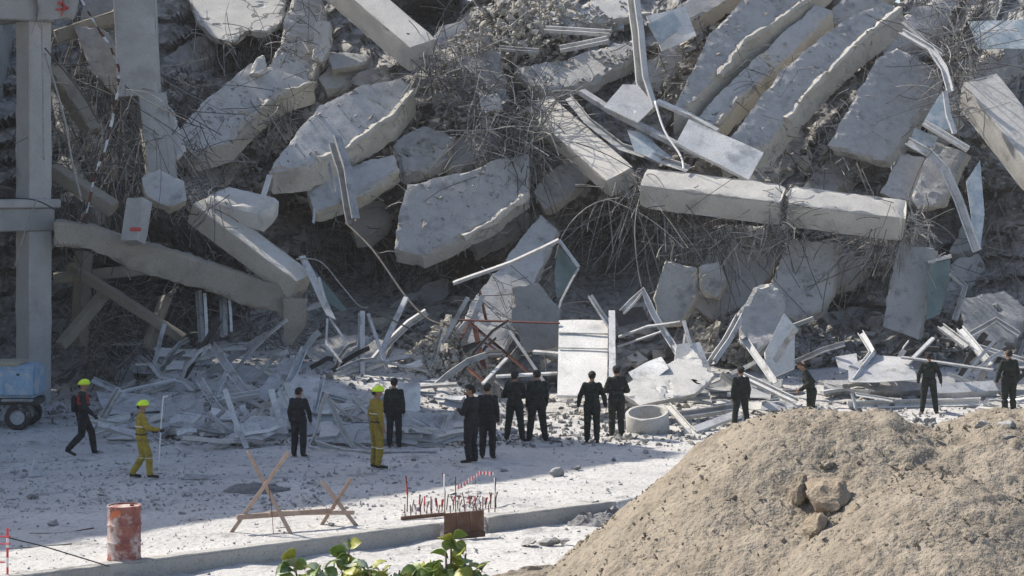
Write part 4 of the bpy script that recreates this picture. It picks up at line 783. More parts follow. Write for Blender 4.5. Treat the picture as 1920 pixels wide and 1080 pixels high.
for i in range(95):
    px, py = R(100, 1900), R(0, 690)
    if px < 350 and py > 380: continue
    c = on_face(px, py, R(-.05, .5)); sz = R(.22, .75); nrm = Vector((R(-.6, .6), -.7 + R(-.3, .3), .7 + R(-.4, .4))).normalized(); a = nrm.cross(Vector((R(-1, 1), R(-.3, .3), R(-1, 1)))).normalized(); b = nrm.cross(a)
    npt = random.randint(4, 6); ph = R(0, 6.28); asp = R(.45, 1); face = [c + (a * math.cos(ph + k * 6.2832 / npt) + b * asp * math.sin(ph + k * 6.2832 / npt)) * sz * R(.7, 1.15) for k in range(npt)]
    bm = prism_bm(face, -nrm * R(.1, .26), .04, .3, .02, .08, i + 200); m_ = random.choice(['concrete', 'concrete', 'concrete_beige', 'concrete_dark', 'concrete_pale'])
    obj('concrete_fragment', bm, m_, None, '%s slab fragment %s' % (('small ' if sz < .4 else 'mid sized ' if sz < .58 else 'larger ') + {'concrete': 'grey', 'concrete_beige': 'beige', 'concrete_dark': 'dark', 'concrete_pale': 'pale'}[m_], where(c)), 'concrete fragment', 'slab fragments lodged in the rubble slope', smooth=.5)
# apron of rubble at the foot
for i in range(6500):
    px = R(-40, 1960); py = 838 - abs(random.gauss(0, 1)) * 70
    if px < 300: py -= 40
    if py < 690: continue
    p = G(px, py, 0); p.z = gz(p.x, p.y) + R(0, .04)
    add_chunk(rub, p, abs(random.gauss(0, .05)) + .02, random.choice([0, 0, 0, 1, 2]))
for i in range(1500):                                  # light tan heap behind the saluting man
    a, k = R(0, 6.28), math.sqrt(R(0, 1)); c = P(845, 705, 60.6); x, y = c.x + math.cos(a) * k * 1.5, c.y + math.sin(a) * k * 1.6
    add_chunk(rub, Vector((x, y, gz(x, y) + (1 - k) * 1.35 + R(-.1, .08))), abs(random.gauss(0, .06)) + .035, 1)
rub.build('rubble', ['chunk_grey', 'chunk_tan', 'chunk_dark'], label='loose broken concrete covering the slope and its foot', kind='stuff')
peb = MB()
for i in range(2700):
    py = 800 + 280 * R(0, 1) ** 1.3; px = R(-40, 1300); p = G(px, py, 0); p.z = gz(p.x, p.y) + .005
    add_chunk(peb, p, abs(random.gauss(0, .018)) + .008, random.choice([0, 0, 1]))
for i in range(2600):
    px = R(-40, 900); py = 960 - abs(random.gauss(0, 1)) * 80; p = G(px, max(py, 770), 0); p.z = gz(p.x, p.y) + .01
    if nz((p.x * .8, p.y * .8, 2)) > -.02 or R(0, 1) < .25: add_chunk(peb, p, abs(random.gauss(0, .032)) + .01, random.choice([0, 0, 1]))
peb.build('pebbles', ['pebble', 'chunk_grey'], label='pale pebbles and crumbs strewn over the dusty ground', kind='stuff')
for px, py, s in [(1040, 893, .17), (1080, 880, .09), (945, 885, .08), (1150, 862, .08), (1000, 900, .07), (880, 935, .08), (60, 935, .12), (100, 985, .14), (240, 990, .1), (350, 930, .1), (620, 985, .08), (1210, 850, .09), (340, 965, .08), (890, 992, .2), (990, 1025, .18), (1030, 1022, .16), (1060, 1018, .1), (640, 1048, .1), (470, 1045, .1)]:
    p = G(px, py, 0); z = gz(p.x, p.y); p = G(px, py, z); lump(p + Vector((0, 0, s * .3)), s, 'chunk_grey', 'pale concrete lump lying on the dusty ground', 'lumps on the dusty ground')
# small scattered strips in the debris field
for i in range(280):
    left = i < 185
    px = R(190, 900) if left else R(1160, 1900); py = R(690, 842) if left else R(640, 765)
    if not left and px < 1300: py = R(700, 800)
    if abs(px - 1742) < 70 or abs(px - 1520) < 60: continue
    p = G(px, max(py, 690), 0); p.z = max(0, gz(p.x, p.y)); 
    if p.z > .1: p = P(px, py, min(61, p.y - p.z * p.y / 7.5)); p.z = max(gz(p.x, p.y), 0)
    p.z += R(.03, .4); a = R(-.5, .5) if R(0, 1) < .62 else R(-1.4, 1.4); L = R(.3, 1.6)
    m_ = random.choice(['white_metal', 'white_metal', 'grey_metal', 'grey_metal', 'gypsum', 'concrete_pale'])
    if i % 5 == 0:
        b = Vector((1, 0, 0)) * R(.3, .8); c_ = Vector((R(-.3, .3), R(.2, .6), R(.1, .5))) * R(.6, 1.2); q = [p - b - c_ * .5, p + b * R(.5, 1) - c_ * .6, p + b + c_ * R(.3, .6), p - b * R(.3, .9) + c_ * .5]
        lo = min(x.z - gz(x.x, x.y) for x in q); q = [x + Vector((0, 0, max(0, .03 - lo))) for x in q]
        bm = prism_bm(q, Vector((0, .012, -.022)), 0, .25, 0, 0, i)
        for v in bm.verts: v.co.z += nz(v.co * 2.0) * .07
        obj('sheet_piece', bm, m_, None, '%s torn sheet piece %s' % ({'white_metal': 'white', 'grey_metal': 'grey', 'gypsum': 'chalky', 'concrete_pale': 'stony'}[m_], where(p)), 'sheet piece', 'torn sheet pieces in the %s debris' % ('left' if left else 'right'), smooth=.8); continue
    d = Vector((math.cos(a), R(-.6, .6), math.sin(a) * .7)).normalized() * L / 2
    q = [p - d, p - d * .3 + nv(p) * .05, p + d * .4 + nv(p * 2) * .08, p + d + nv(p * 3) * .1]; lo = min(x.z - gz(x.x, x.y) for x in q)
    if lo < .02: q = [x + Vector((0, 0, .02 - lo)) for x in q]
    obj('metal_strip', profile_bm(q, R(.05, .2), R(.03, .1), random.choice(['channel', 'box', 'angle']), R(-40, 40)), m_, None,
        '%s %s strip %s' % ('short' if L < .7 else 'mid length' if L < 1.1 else 'longer', {'white_metal': 'white metal', 'grey_metal': 'grey metal', 'gypsum': 'chalky metal', 'concrete_pale': 'dusty metal'}[m_], where(p)), 'metal strip', 'metal strips in the %s debris' % ('left' if left else 'right'), smooth=.5)

for i in range(60):
    left = i < 28
    px, py = (R(270, 880), R(640, 735)) if left else (R(1150, 1910), R(600, 700))
    if abs(px - 1742) < 60 or abs(px - 1520) < 50: continue
    c = P(px, py, R(57.5, 61.5) if left else R(60.2, 62.8)); a = R(.25, 1.35) * random.choice((-1, 1)); L = R(.9, 2.3); d = Vector((math.cos(a), R(-.5, .3), abs(math.sin(a)))).normalized() * L
    z0 = gz(c.x, c.y); c.z = max(z0 + .05, min(c.z - d.z * .5, z0 + .7)); k = R(-.3, .3)
    q = [c, c + d * .35 + nv(c) * .06, c + d * .7 + Vector((k, 0, -abs(k) * .3)) * .5, c + d + Vector((k, R(-.1, .1), -abs(k)))]
    m_ = random.choice(['white_metal', 'grey_metal', 'grey_metal', 'dark_steel'])
    obj('bent_profile', profile_bm(q, R(.07, .2), R(.04, .1), random.choice(['channel', 'angle', 'box']), R(0, 90)), m_, None, '%s %s profile leaning %s %s' % ('shorter' if L < 1.35 else 'medium' if L < 1.85 else 'taller', {'white_metal': 'white', 'grey_metal': 'grey', 'dark_steel': 'dark'}[m_], 'left' if a < 0 else 'right', where(c)), 'metal profile', 'bent profiles leaning at the foot of the slope', smooth=.5)
# ------------------------------------------------------------------ kerb
def kerb(a, b, label):
    d = (b - a); d.z = 0; n = Vector((d.y, -d.x, 0)).normalized(); SEED[0] += 1
    c = (a + b) / 2 - n * .13; c.z = -.2
    mb = MB(); mb.box(c, d / 2, n * .13, Vector((0, 0, .225)))
    bm = bmesh.new(); vs = [bm.verts.new(v) for v in mb.v]
    for f in mb.f: bm.faces.new([vs[i] for i in f])
    bmesh.ops.recalc_face_normals(bm, faces=bm.faces); bmesh.ops.bevel(bm, geom=list(bm.edges), offset=.02, segments=1, affect='EDGES')
    bmesh.ops.triangulate(bm, faces=bm.faces); refine(bm, .3, 6); roughen(bm, .012, .04, SEED[0])
    obj('concrete_kerb', bm, 'kerb_concrete', None, label, 'kerb', smooth=.6)
kerb(KA - KD * 6, KB, 'long raw concrete kerb running from the barrel to the rebar stakes')
kerb(KB + KD * 1.15, KB + KD * 4.4, 'short kerb length between the rebar stakes and the mound')

# ------------------------------------------------------------------ dirt mound
def mound(x, y):
    def cone(cx, cy, top, s, a):
        r = math.hypot(x - cx, (y - cy) * .85); return top - s * (math.sqrt(r * r + a * a) - a)
    h1 = cone(4.8, 35.8, 2.64, .90, 1.2); h2 = cone(8.35, 35.8, 2.60, .78, 1.3); h3 = cone(6.6, 33.0, 1.9, .7, 1.2); h4 = cone(11.5, 35.5, 2.6, .8, 1.3); h5 = cone(6.15, 35.6, 2.54, .82, 1.0)
    k = 6; return math.log(sum(math.exp(k * max(-4, h)) for h in (h1, h2, h3, h4, h5))) / k - .05
mx = np.arange(-.6, 17, .055); my = np.arange(28.5, 42.5, .055); mv = []
for y in my:
    for x in mx:
        h = mound(x, y); q = Vector((x, y, h))
        if h > LOW - .6: h += nz(q * .8) * .14 + nz(q * 3.0) * .06 + abs(nz(q * 6.5)) * .08 + nz(q * 13) * .045 + max(0, nz(q * 2.2 + Vector((4, 0, 0)))) * .1
        mv.append((x, y, max(h, LOW - .6)))
n = len(mx); mf = []
for j in range(len(my) - 1):
    for i in range(n - 1):
        q = (j * n + i, j * n + i + 1, (j + 1) * n + i + 1, (j + 1) * n + i)
        if max(mv[k][2] for k in q) > LOW - .59: mf.append(q)
raw('dirt_mound', mv, mf, 'sand', kind='structure', label='large sandy dirt mound in the right foreground', smooth=3.2)
clod = MB()
for i in range(3600):
    x, y = R(0, 12), R(31, 38); h = mound(x, y)
    if h > LOW - .1: add_chunk(clod, Vector((x, y, h + R(0, .05))), abs(random.gauss(0, .018)) + .010, 0)
clod.build('dirt_clods', ['sand'], label='small clods of earth covering the mound', kind='stuff')
def at_mound(px, py):
    Y = 31.0
    while Y < 40:
        p = P(px, py, Y)
        if mound(p.x, p.y) >= p.z: return p
        Y += .04
    return P(px, py, 36)
def rock(name, label, px, py, sx, sy, sz, m, rot, seed, cat='rock'):
    p = at_mound(px, py); bm = bmesh.new(); bmesh.ops.create_icosphere(bm, subdivisions=4, radius=1)
    rr = random.Random(seed); pl = [(Vector((rr.uniform(-1, 1), rr.uniform(-1, 1), rr.uniform(-1, 1))).normalized(), rr.uniform(.5, .8)) for _ in range(16)]
    q = Quaternion((0, 1, 0), rot)
    for v in bm.verts:
        for d, h in pl:
            t = v.co.dot(d)
            if t > h: v.co -= d * (t - h) * .9
        v.co += nv(v.co * 2 + Vector((seed, 0, 0))) * .16 + nv(v.co * 6) * .06; v.co *= 1.12
        v.co = p + q @ Vector((v.co.x * sx, v.co.y * sy, v.co.z * sz))
    return obj(name, bm, m, None, label, cat, smooth=.35)
rock('clay_boulder', 'largest pale brown clay boulder split on the mound', 1563, 938, .44, .4, .36, 'clay', .15, 3)
rock('clay_boulder', 'narrow clay piece split off left of the large boulder', 1500, 926, .2, .26, .29, 'clay', .5, 5)
rock('clay_boulder', 'crumbly clay piece below the large boulder', 1530, 990, .22, .2, .26, 'clay', -.2, 8)
rock('clay_boulder', 'small clay piece at the right foot of the large boulder', 1606, 958, .13, .13, .12, 'clay', 0, 9)
rock('grey_stone', 'smooth grey stone at the right edge of the mound', 1842, 798, .15, .13, .11, 'chunk_grey', 0, 11, 'stone')
rock('grey_stone', 'second grey stone cut by the right picture edge', 1884, 800, .17, .14, .12, 'chunk_grey', 0, 12, 'stone')
rock('grey_stone', 'dark flat stone below the pair of grey stones', 1888, 822, .2, .14, .06, 'chunk_dark', 0, 13, 'stone')
rock('earth_clod', 'dark clod left of the boulders on the mound', 1372, 935, .12, .12, .1, 'sand', 0, 14, 'clod')
rock('earth_clod', 'dark clod above the boulders on the mound', 1555, 872, .14, .12, .08, 'sand', 0, 15, 'clod')
rock('earth_clod', 'clod at the lower right of the mound', 1818, 1008, .16, .14, .1, 'sand', 0, 16, 'clod')

# ------------------------------------------------------------------ barrel
bp = G(233, 1050, 0); bp.z = .012
br = thing('oil_barrel', bp, 'rusty red steel barrel with dusty lower half on the kerb', 'barrel')
prof = [(.0, 0), (.285, 0), (.292, .012), (.292, .03), (.282, .045), (.282, .28), (.29, .295), (.297, .31), (.29, .325), (.282, .34), (.282, .57), (.29, .585), (.297, .6), (.29, .615), (.282, .63), (.282, .88), (.292, .895), (.297, .91), (.292, .922), (.275, .922), (.272, .9), (0, .9)]
mb = MB(); n = 40; v = []; f = []
for k in range(n):
    t = 2 * math.pi * k / n
    for r_, z in prof:
        dd = 1 - .02 * max(0, math.sin(t * 3 + z * 5)); v.append(bp + Vector((math.cos(t) * r_ * dd, math.sin(t) * r_ * dd, z)))
m_ = len(prof)
for k in range(n):
    for j in range(m_ - 1): a = k * m_ + j; b = ((k + 1) % n) * m_ + j; f.append((a, b, b + 1, a + 1))
mb.add(v, f); mb.build('drum_body', 'barrel_paint', br, smooth=.7)
mb = MB()
for sx, sz, r_ in ((-.12, .8, .07), (-.05, .83, .05), (-.16, .76, .035)):
    pts = []
    for k in range(10):
        a = k * .6283; x = sx + math.cos(a) * r_; pts.append(bp + Vector((x, -math.sqrt(.2865 ** 2 - x * x) , sz + math.sin(a) * r_ * .9)))
    pts.append(bp + Vector((sx, -math.sqrt(.288 ** 2 - sx * sx), sz))); mb.add(pts, [(i, (i + 1) % 10, 10) for i in range(10)])
mb.build('paint_splash', 'orange_paint', br)
mb = MB(); mb.tube([bp + Vector((.12, .05, .9)), bp + Vector((.12, .05, .925))], .035, 10); mb.build('bung', 'rust_steel', br)

# ------------------------------------------------------------------ timber trestle
tr = thing('timber_trestle', G(550, 1000), 'rough timber trestle of two crossed X frames in the foreground', 'trestle')
def timber(name, a, b, w_, parent, m='wood'):
    a, b = Vector(a), Vector(b); d = (b - a) / 2; s = d.cross(Vector((0, 1, 0))).normalized() * w_ / 2; t = d.cross(s).normalized() * w_ * .35
    bm = bmesh.new(); mb = MB(); mb.box((a + b) / 2, d, s, t); vs = [bm.verts.new(v) for v in mb.v]
    for f in mb.f: bm.faces.new([vs[i] for i in f])
    bmesh.ops.recalc_face_normals(bm, faces=bm.faces); bmesh.ops.bevel(bm, geom=list(bm.edges), offset=.006, segments=1, affect='EDGES')
    return obj(name, bm, m, parent)
Ya = G(0, 1001).y; Yb = G(0, 985).y
timber('leg', P(464, 846, Ya + .25), P(546, 1002, Ya - .05), .07, tr); timber('leg', P(541, 848, Ya - .2), P(432, 1001, Ya + .1), .07, tr)
timber('leg', P(603, 902, Yb + .2), P(668, 986, Yb), .07, tr); timber('leg', P(659, 897, Yb - .15), P(602, 986, Yb + .05), .07, tr)
timber('rail', P(444, 970, Ya - .1), P(622, 957, Yb - .2), .09, tr); timber('rail', P(505, 962, Ya + .12), P(664, 961, Yb + .12), .075, tr)
mb = MB(); mb.tube([P(503, 905, Ya - .06), P(509, 950, Ya - .08), P(513, 1004, Ya - .1)], .006, 5); mb.build('string', 'rust_steel', tr)
cable('shadow_strip', 'dark strip standing in for the trestle shadow on the ground', [(455, 994, G(0, 994).y), (500, 997, G(0, 997).y), (528, 990, G(0, 990).y)], .02, 'old_wood', 'stick')  # dark strip drawn in place of the trestle's cast shadow

# ------------------------------------------------------------------ starter bars at the gap in the kerb
cg = thing('rebar_cage', G(842, 978, 0), 'row of red painted starter bars standing in a brown form at the kerb gap', 'rebar cage')
for i in range(34):
    px = 760 + i * 5.2 + R(-2, 2); back = i % 2; py = 970 - (px - 760) * .06 - back * 8
    base = G(px, py, 0); base.z -= .1; h = R(.28, .45); 
    if i in (1, 14, 18, 32): h = R(.75, .95)
    mb = MB(); mb.tube([base, base + Vector((R(-.02, .02), 0, h * .6)), base + Vector((R(-.05, .05), R(-.03, .03), h))], .011, 5, 0)
    if i % 3: mb.tube([base + Vector((0, -.001, h * .55)), base + Vector((R(-.03, .03), -.001, h * .98))], .015, 5, 1)
    mb.build('starter_bar', ['rust_steel', 'red_plastic' if i % 2 else 'white_plastic'], cg)
a, b = G(833, 985, 0), G(908, 978, 0)
for k in range(3):
    p = a + (b - a) * (k / 3 + .16); mb = MB(); mb.box(p + Vector((0, 0, .02)), (b - a) / 6.6, Vector((.01, .03, 0)), Vector((0, 0, .2))); mb.build('form_board', 'old_wood', cg)
mb = MB(); mb.box((a + b) / 2 + Vector((0, -.06, -.22)), (b - a) / 1.9, Vector((0, .03, 0)), Vector((0, 0, .05))); mb.build('form_rail', 'old_wood', cg)
timber('plank', G(752, 975) + Vector((0, 0, .03)), G(835, 968) + Vector((0, 0, .04)), .07, cg, 'old_wood')
mb = MB(); pts = [G(858, 955, 0) + Vector((0, 0, .42)), G(880, 950, 0) + Vector((0, 0, .52)), G(900, 945, 0) + Vector((0, 0, .62)), G(926, 940, 0) + Vector((0, 0, .55))]
for i in range(24):
    t = i / 24 * 3; k = int(t); a = pts[k].lerp(pts[k + 1], t - k); t2 = min(2.999, (i + 1) / 24 * 3); k2 = int(t2); b = pts[k2].lerp(pts[k2 + 1], t2 - k2)
    u = Vector((0, .004, .035 + .012 * math.sin(i))); th = Vector((0, .005, 0)); mb.add([a - u, b - u, b + u, a + u, a - u + th, b - u + th, b + u + th, a + u + th], [(0, 1, 2, 3), (7, 6, 5, 4), (0, 4, 5, 1), (2, 6, 7, 3), (1, 5, 6, 2), (3, 7, 4, 0)], i % 2)
mb.build('barrier_tape', ['red_plastic', 'white_plastic'], label='red and white barrier tape tied to the starter bars', cat='barrier tape')
# barrier posts at the lower left
lb_ = thing('barrier_post', G(12, 1078), 'red and white barrier post with cords at the lower left corner', 'barrier post')
for px, py in ((-6, 1078), (14, 1076)):
    b0 = G(px, py, 0); b0.z = -.05
    mb = MB()
    for k in range(5): mb.tube([b0 + Vector((0, 0, k * .16)), b0 + Vector((0, 0, k * .16 + .16))], .02, 8, k % 2)
    mb.build('post', ['red_plastic', 'white_plastic'], lb_)
mb = MB()
for z0, a in ((.62, 0), (.5, 1), (.2, 0)):
    p = G(-20, 1077, 0) + Vector((0, 0, z0)); q = G(20 if z0 > .3 else 10, 1077, 0) + Vector((0, 0, z0)); mb.tube([p, q], .012, 5)
mb.build('rail', 'red_plastic', lb_)
cable('cord', 'thin dark cord running from the barrier post to the kerb', [(14, 1008, 34.95), (80, 1024, 35.3), (140, 1042, 35.6), (205, 1062, 35.62)], .012, 'cable_black', 'cord')
cable('cord', 'loose dark wire lying on the sunlit ground left of the barrel', [(15, 1030, G(0, 1030).y), (90, 1024, G(0, 1024).y), (135, 1020, G(0, 1020).y)], .014, 'cable_black', 'wire')
cable('cord', 'long thin stick lying on the ground at the shadow edge', [(55, 1001, G(0, 1001).y), (120, 999, G(0, 999).y), (175, 990, G(0, 990).y)], .014, 'old_wood', 'stick')

# ------------------------------------------------------------------ concrete ring, tarp, little things
rg_p = G(1216, 812, 0); bm = bmesh.new(); n = 40; ax = Quaternion((1, 0, 0), math.radians(14)) @ Quaternion((0, 1, 0), math.radians(-4)); rings = []
for r_, z in ((.54, 0), (.55, .02), (.55, .55), (.535, .575), (.47, .575), (.455, .555), (.455, .05)):
    rings.append([bm.verts.new(rg_p + Vector((0, .15, -.02)) + ax @ Vector((math.cos(6.2832 * k / n) * r_, math.sin(6.2832 * k / n) * r_, z))) for k in range(n)])
rings.append(rings[0])
for r0, r1 in zip(rings, rings[1:]):
    for k in range(n): bm.faces.new((r0[k], r0[(k + 1) % n], r1[(k + 1) % n], r1[k]))
bmesh.ops.recalc_face_normals(bm, faces=bm.faces); roughen(bm, .006, .015, 4)
obj('concrete_ring', bm, 'concrete_pale', None, 'round concrete manhole ring behind the dark soldiers', 'concrete ring', smooth=.7)
def heap_cloth(name, label, cat, px, py, sx, sy, sz, m, seed, tilt=0):
    c = G(px, py, 0); n = 56; vv = []; ang = seed * .9; ca, sa = math.cos(ang), math.sin(ang)
    for j in range(n):
        for i in range(n):
            u, v = i / (n - 1) * 2 - 1, j / (n - 1) * 2 - 1; o = Vector((seed * 7.1, 0, 0)); w_ = nv(Vector((u * 1.7, v * 1.7, 0)) + o) * .38
            x, y = (u + w_.x), (v + w_.y); r = math.hypot(u, v); e = max(0, 1 - r ** 2.2)
            k = abs(nz(Vector((u * 2.3 * ca + v * 2.3 * sa, (v * ca - u * sa) * 3.2, seed)))); h = e * (.45 + .8 * k + .5 * nz(Vector((u * 1.5, v * 1.5, seed + 9))))
            rad = 1.0 if r < 1 else 1 / r
            X, Y_ = c.x + x * sx * rad, c.y + y * sy * rad; vv.append((X, Y_, gz(X, Y_) + .012 + max(0, h) * sz + max(0, x * tilt)))
    ff_ = [(j * n + i, j * n + i + 1, (j + 1) * n + i + 1, (j + 1) * n + i) for j in range(n - 1) for i in range(n - 1)]
    return raw(name, vv, ff_, m, None, label, cat, smooth=1.2)
heap_cloth('tarpaulin', 'crumpled grey tarpaulin heap at the left foot of the mound', 'tarpaulin', 1146, 950, .55, .55, .26, 'tarp', 3)
heap_cloth('tarpaulin', 'low flat fold of grey tarpaulin left of the heap', 'tarpaulin', 1105, 957, .45, .35, .2, 'tarp', 9)
heap_cloth('dark_sheet', 'dark blue plastic sheet spread behind the trestle', 'plastic sheet', 480, 920, .62, .5, .2, 'tarp', 5)
heap_cloth('earth_heap', 'low ridge of dark earth at the foot of the mound', 'earth heap', 1010, 1052, .8, .5, .16, 'sand', 7)
heap_cloth('white_bag', 'small white bag on the shaded ground at far left', 'bag', 66, 892, .14, .16, .4, 'cloth_white', 2)

# ------------------------------------------------------------------ blue machine on wheels
mp = G(16, 806); MC = Vector((mp.x - .45, mp.y + .5, 0))
mc = thing('compressor_trailer', MC, 'blue towable compressor on wheels at the left edge', 'compressor')
def mbox(name, x0, x1, y0, y1, z0, z1, m, parent, bev=.04):
    bm = bmesh.new(); r = bmesh.ops.create_cube(bm, size=1)
    for v in bm.verts: v.co = MC + Vector((x0 + (x1 - x0) * (v.co.x + .5), y0 + (y1 - y0) * (v.co.y + .5), z0 + (z1 - z0) * (v.co.z + .5)))
    bmesh.ops.bevel(bm, geom=list(bm.edges), offset=bev, segments=2, affect='EDGES'); return obj(name, bm, m, parent, smooth=.6)
bd = mbox('canopy', -1.3, 1.2, -.6, .6, .82, 1.66, 'machine_blue', mc, .1)
mbox('lid', -1.25, .75, -.56, .56, 1.64, 1.74, 'machine_cream', mc)
for k in range(3): mbox('side_panel', -1.2 + k * .79, -.48 + k * .79, -.615, -.59, .9, 1.5, 'machine_blue', mc, .01)
for k in range(3): mbox('latch', -.9 + k * .79, -.82 + k * .79, -.63, -.605, 1.4, 1.46, 'dark_steel', mc, .005)
mbox('chassis', -1.35, 1.2, -.45, .45, .62, .80, 'dark_steel', mc, .03); mbox('axle', -.1, 0, -.62, .62, .34, .44, 'dark_steel', mc, .02); mbox('mudguard', .3, 1.1, -.72, -.5, .74, .80, 'grey_metal', mc, .02)
for sx in (.72, -.55):
    for sy in (-.62, .62):
        c = MC + Vector((sx, sy, .34)); bm = bmesh.new(); prof = [(.19, -.09), (.3, -.1), (.335, -.07), (.34, 0), (.335, .07), (.3, .1), (.19, .09)]; n = 28
        rs = [[bm.verts.new(c + Vector((math.cos(6.2832 * k / n) * r_, y, math.sin(6.2832 * k / n) * r_))) for k in range(n)] for r_, y in prof]; rs.append(rs[0])
        for r0, r1 in zip(rs, rs[1:]):
            for k in range(n): bm.faces.new((r0[k], r0[(k + 1) % n], r1[(k + 1) % n], r1[k]))
        bmesh.ops.recalc_face_normals(bm, faces=bm.faces); wh = obj('tyre', bm, 'tyre', mc, smooth=.9)
        bm = bmesh.new(); prof = [(0, -.05), (.06, -.07), (.07, -.04), (.15, -.03), (.185, -.08), (.195, -.08), (.195, .08), (0, .05)]
        rs = [[bm.verts.new(c + Vector((math.cos(6.2832 * k / n) * max(r_, .002), y, math.sin(6.2832 * k / n) * max(r_, .002)))) for k in range(n)] for r_, y in prof]
        for r0, r1 in zip(rs, rs[1:]):
            for k in range(n): bm.faces.new((r0[k], r0[(k + 1) % n], r1[(k + 1) % n], r1[k]))
        bmesh.ops.recalc_face_normals(bm, faces=bm.faces); obj('rim', bm, 'grey_metal', wh, smooth=.6)
mb = MB(); mb.tube([MC + Vector((-1.3, 0, .66)), MC + Vector((-2.2, 0, .6)), MC + Vector((-2.5, 0, .55))], .05, 8); mb.tube([MC + Vector((-2.3, 0, .58)), MC + Vector((-2.3, 0, .0))], .035, 8); mb.build('tow_bar', 'dark_steel', mc)

# ------------------------------------------------------------------ people
REST = dict(pelvis=(0, 0, .95), waist=(0, .0, 1.08), chest=(0, 0, 1.28), neck=(0, -.01, 1.47), head=(0, .02, 1.615),
            Ls=(-.168, 0, 1.41), Le=(-.225, -.03, 1.13), Lw=(-.235, .06, .88), Rs=(.168, 0, 1.41), Re=(.225, -.03, 1.13), Rw=(.235, .06, .88),
            Lh=(-.095, 0, .92), Lk=(-.11, .03, .5), La=(-.12, -.02, .09), Lt=(-.14, .17, .035), Rh=(.095, 0, .92), Rk=(.11, .03, .5), Ra=(.12, -.02, .09), Rt=(.14, .17, .035))
def person(label, px, py, facing, hgt, pose=None, shirt='uniform_green', trousers=None, hat=None, group=None, extra=None, base=None, yaw_head=0, slim=1.0, gloves='skin', lean=0):
    J = {k: Vector(v) for k, v in REST.items()}; slim *= 1.08
    for k, v in (pose or {}).items(): J[k] = Vector(v)
    if lean:
        q = Quaternion((1, 0, 0), -math.radians(lean)); o = J['pelvis']
        for k in ('waist', 'chest', 'neck', 'head', 'Ls', 'Le', 'Lw', 'Rs', 'Re', 'Rw'): J[k] = o + q @ (J[k] - o)
    trousers = trousers or shirt
    segs = []                                          # a, ra, b, rb, material, (flatten)
    def sg(a, ra, b, rb, mi): segs.append((Vector(a), ra * slim if ra > .05 else ra, Vector(b), rb * slim if rb > .05 else rb, mi))
    SH, TR, SK, BT, GL = 0, 1, 2, 3, 4
    p, wa, ch, ne, hd = (J[k] for k in ('pelvis', 'waist', 'chest', 'neck', 'head'))
    right = (J['Rs'] - J['Ls']).normalized()
    for s in (-1, 1):
        sg(p + right * s * .07, .118, wa + right * s * .06, .112, TR if s else SH); sg(wa + right * s * .06, .112, ch + right * s * .068, .116, SH); sg(ch + right * s * .068, .116, ch + right * s * .09 + (ne - ch) * .55, .085, SH)
    sg(ch, .12, ne - (ne - ch) * .2, .08, SH); sg(ne - (ne - ch) * .15, .058, hd - (hd - ne) * .35, .055, SK)
    for c in 'LR':
        s, e, w_, h, k, a, t = (J[c + x] for x in ('s', 'e', 'w', 'h', 'k', 'a', 't'))
        sg(ch + (s - ch) * .6, .074, s, .066, SH); sg(s, .068, e, .058, SH); sg(e, .06, e.lerp(w_, .93), .046, SH); sg(e.lerp(w_, .92), .029, w_, .027, GL)
        sg(h, .108, k, .08, TR); sg(k, .08, k.lerp(a, .35) , .079, TR); sg(k.lerp(a, .35), .077, a + (k - a) * .1, .066, TR); sg(a + (k - a) * .14, .048, a, .046, BT); sg(a + (a - t) * .12 + Vector((0, 0, -.03)), .042, t, .036, BT)
        # hand: palm, four fingers, thumb
        d = (w_ - e).normalized(); f_ = Vector((0, 1, 0)) if abs(d.y) < .8 else Vector((0, 0, -1)); sidev = (f_ - d * f_.dot(d)).normalized(); nn = d.cross(sidev)
        inw = nn if (nn.x > 0) == (c == 'L') else -nn
        pk = w_ + d * .085; 
        for u in (-.022, 0, .022): sg(w_ + sidev * u * .6, .019, pk + sidev * u, .017, GL)
        for u, L in ((-.032, .055), (-.011, .07), (.011, .076), (.031, .07)):
            m1 = pk + sidev * u + d * L * .5 + inw * .006; sg(pk + sidev * u, .0095, m1, .009, GL); sg(m1, .009, m1 + d * L * .4 + inw * .025, .0075, GL)
        tb = w_ + d * .025 + sidev * .022; t1 = tb + (d * .6 + sidev * .7 + inw * .3).normalized() * .04; sg(tb, .014, t1, .012, GL); sg(t1, .012, t1 + (d + sidev * .2 + inw * .3).normalized() * .03, .009, GL)
    # head: skull, jaw, nose, ears
    qh = Quaternion((0, 0, 1), math.radians(yaw_head)); F_ = qh @ Vector((0, 1, 0)); Rr = qh @ Vector((1, 0, 0)); U = (hd - ne).normalized()
    sg(hd - F_ * .02 + U * .03, .089, hd + F_ * .022 + U * .035, .086, SK); sg(hd - U * .04 + F_ * .02, .062, hd - U * .078 + F_ * .05, .04, SK)
    sg(hd + F_ * .1 + U * .005, .009, hd + F_ * .112 - U * .022, .015, SK)
    for s in (-1, 1): sg(hd + Rr * s * .083 + U * .015, .014, hd + Rr * s * .083 - U * .02, .012, SK)
    bm = bmesh.new()
    for a, ra, b, rb, mi in segs:
        L = (b - a).length; k = max(2, min(9, int(L / (min(ra, rb) * .8)) + 1)) if min(ra, rb) > .03 else max(2, int(L / (min(ra, rb) * .9)) + 1)
        for i in range(k):
            t = i / (k - 1); c = a.lerp(b, t); r_ = ra + (rb - ra) * t
            bmesh.ops.create_icosphere(bm, subdivisions=2 if r_ > .03 else 1, radius=r_, matrix=Matrix.Translation(c))
    me = bpy.data.meshes.new('tmp'); bm.to_mesh(me); bm.free(); tmp = bpy.data.objects.new('tmp', me); C.objects.link(tmp)
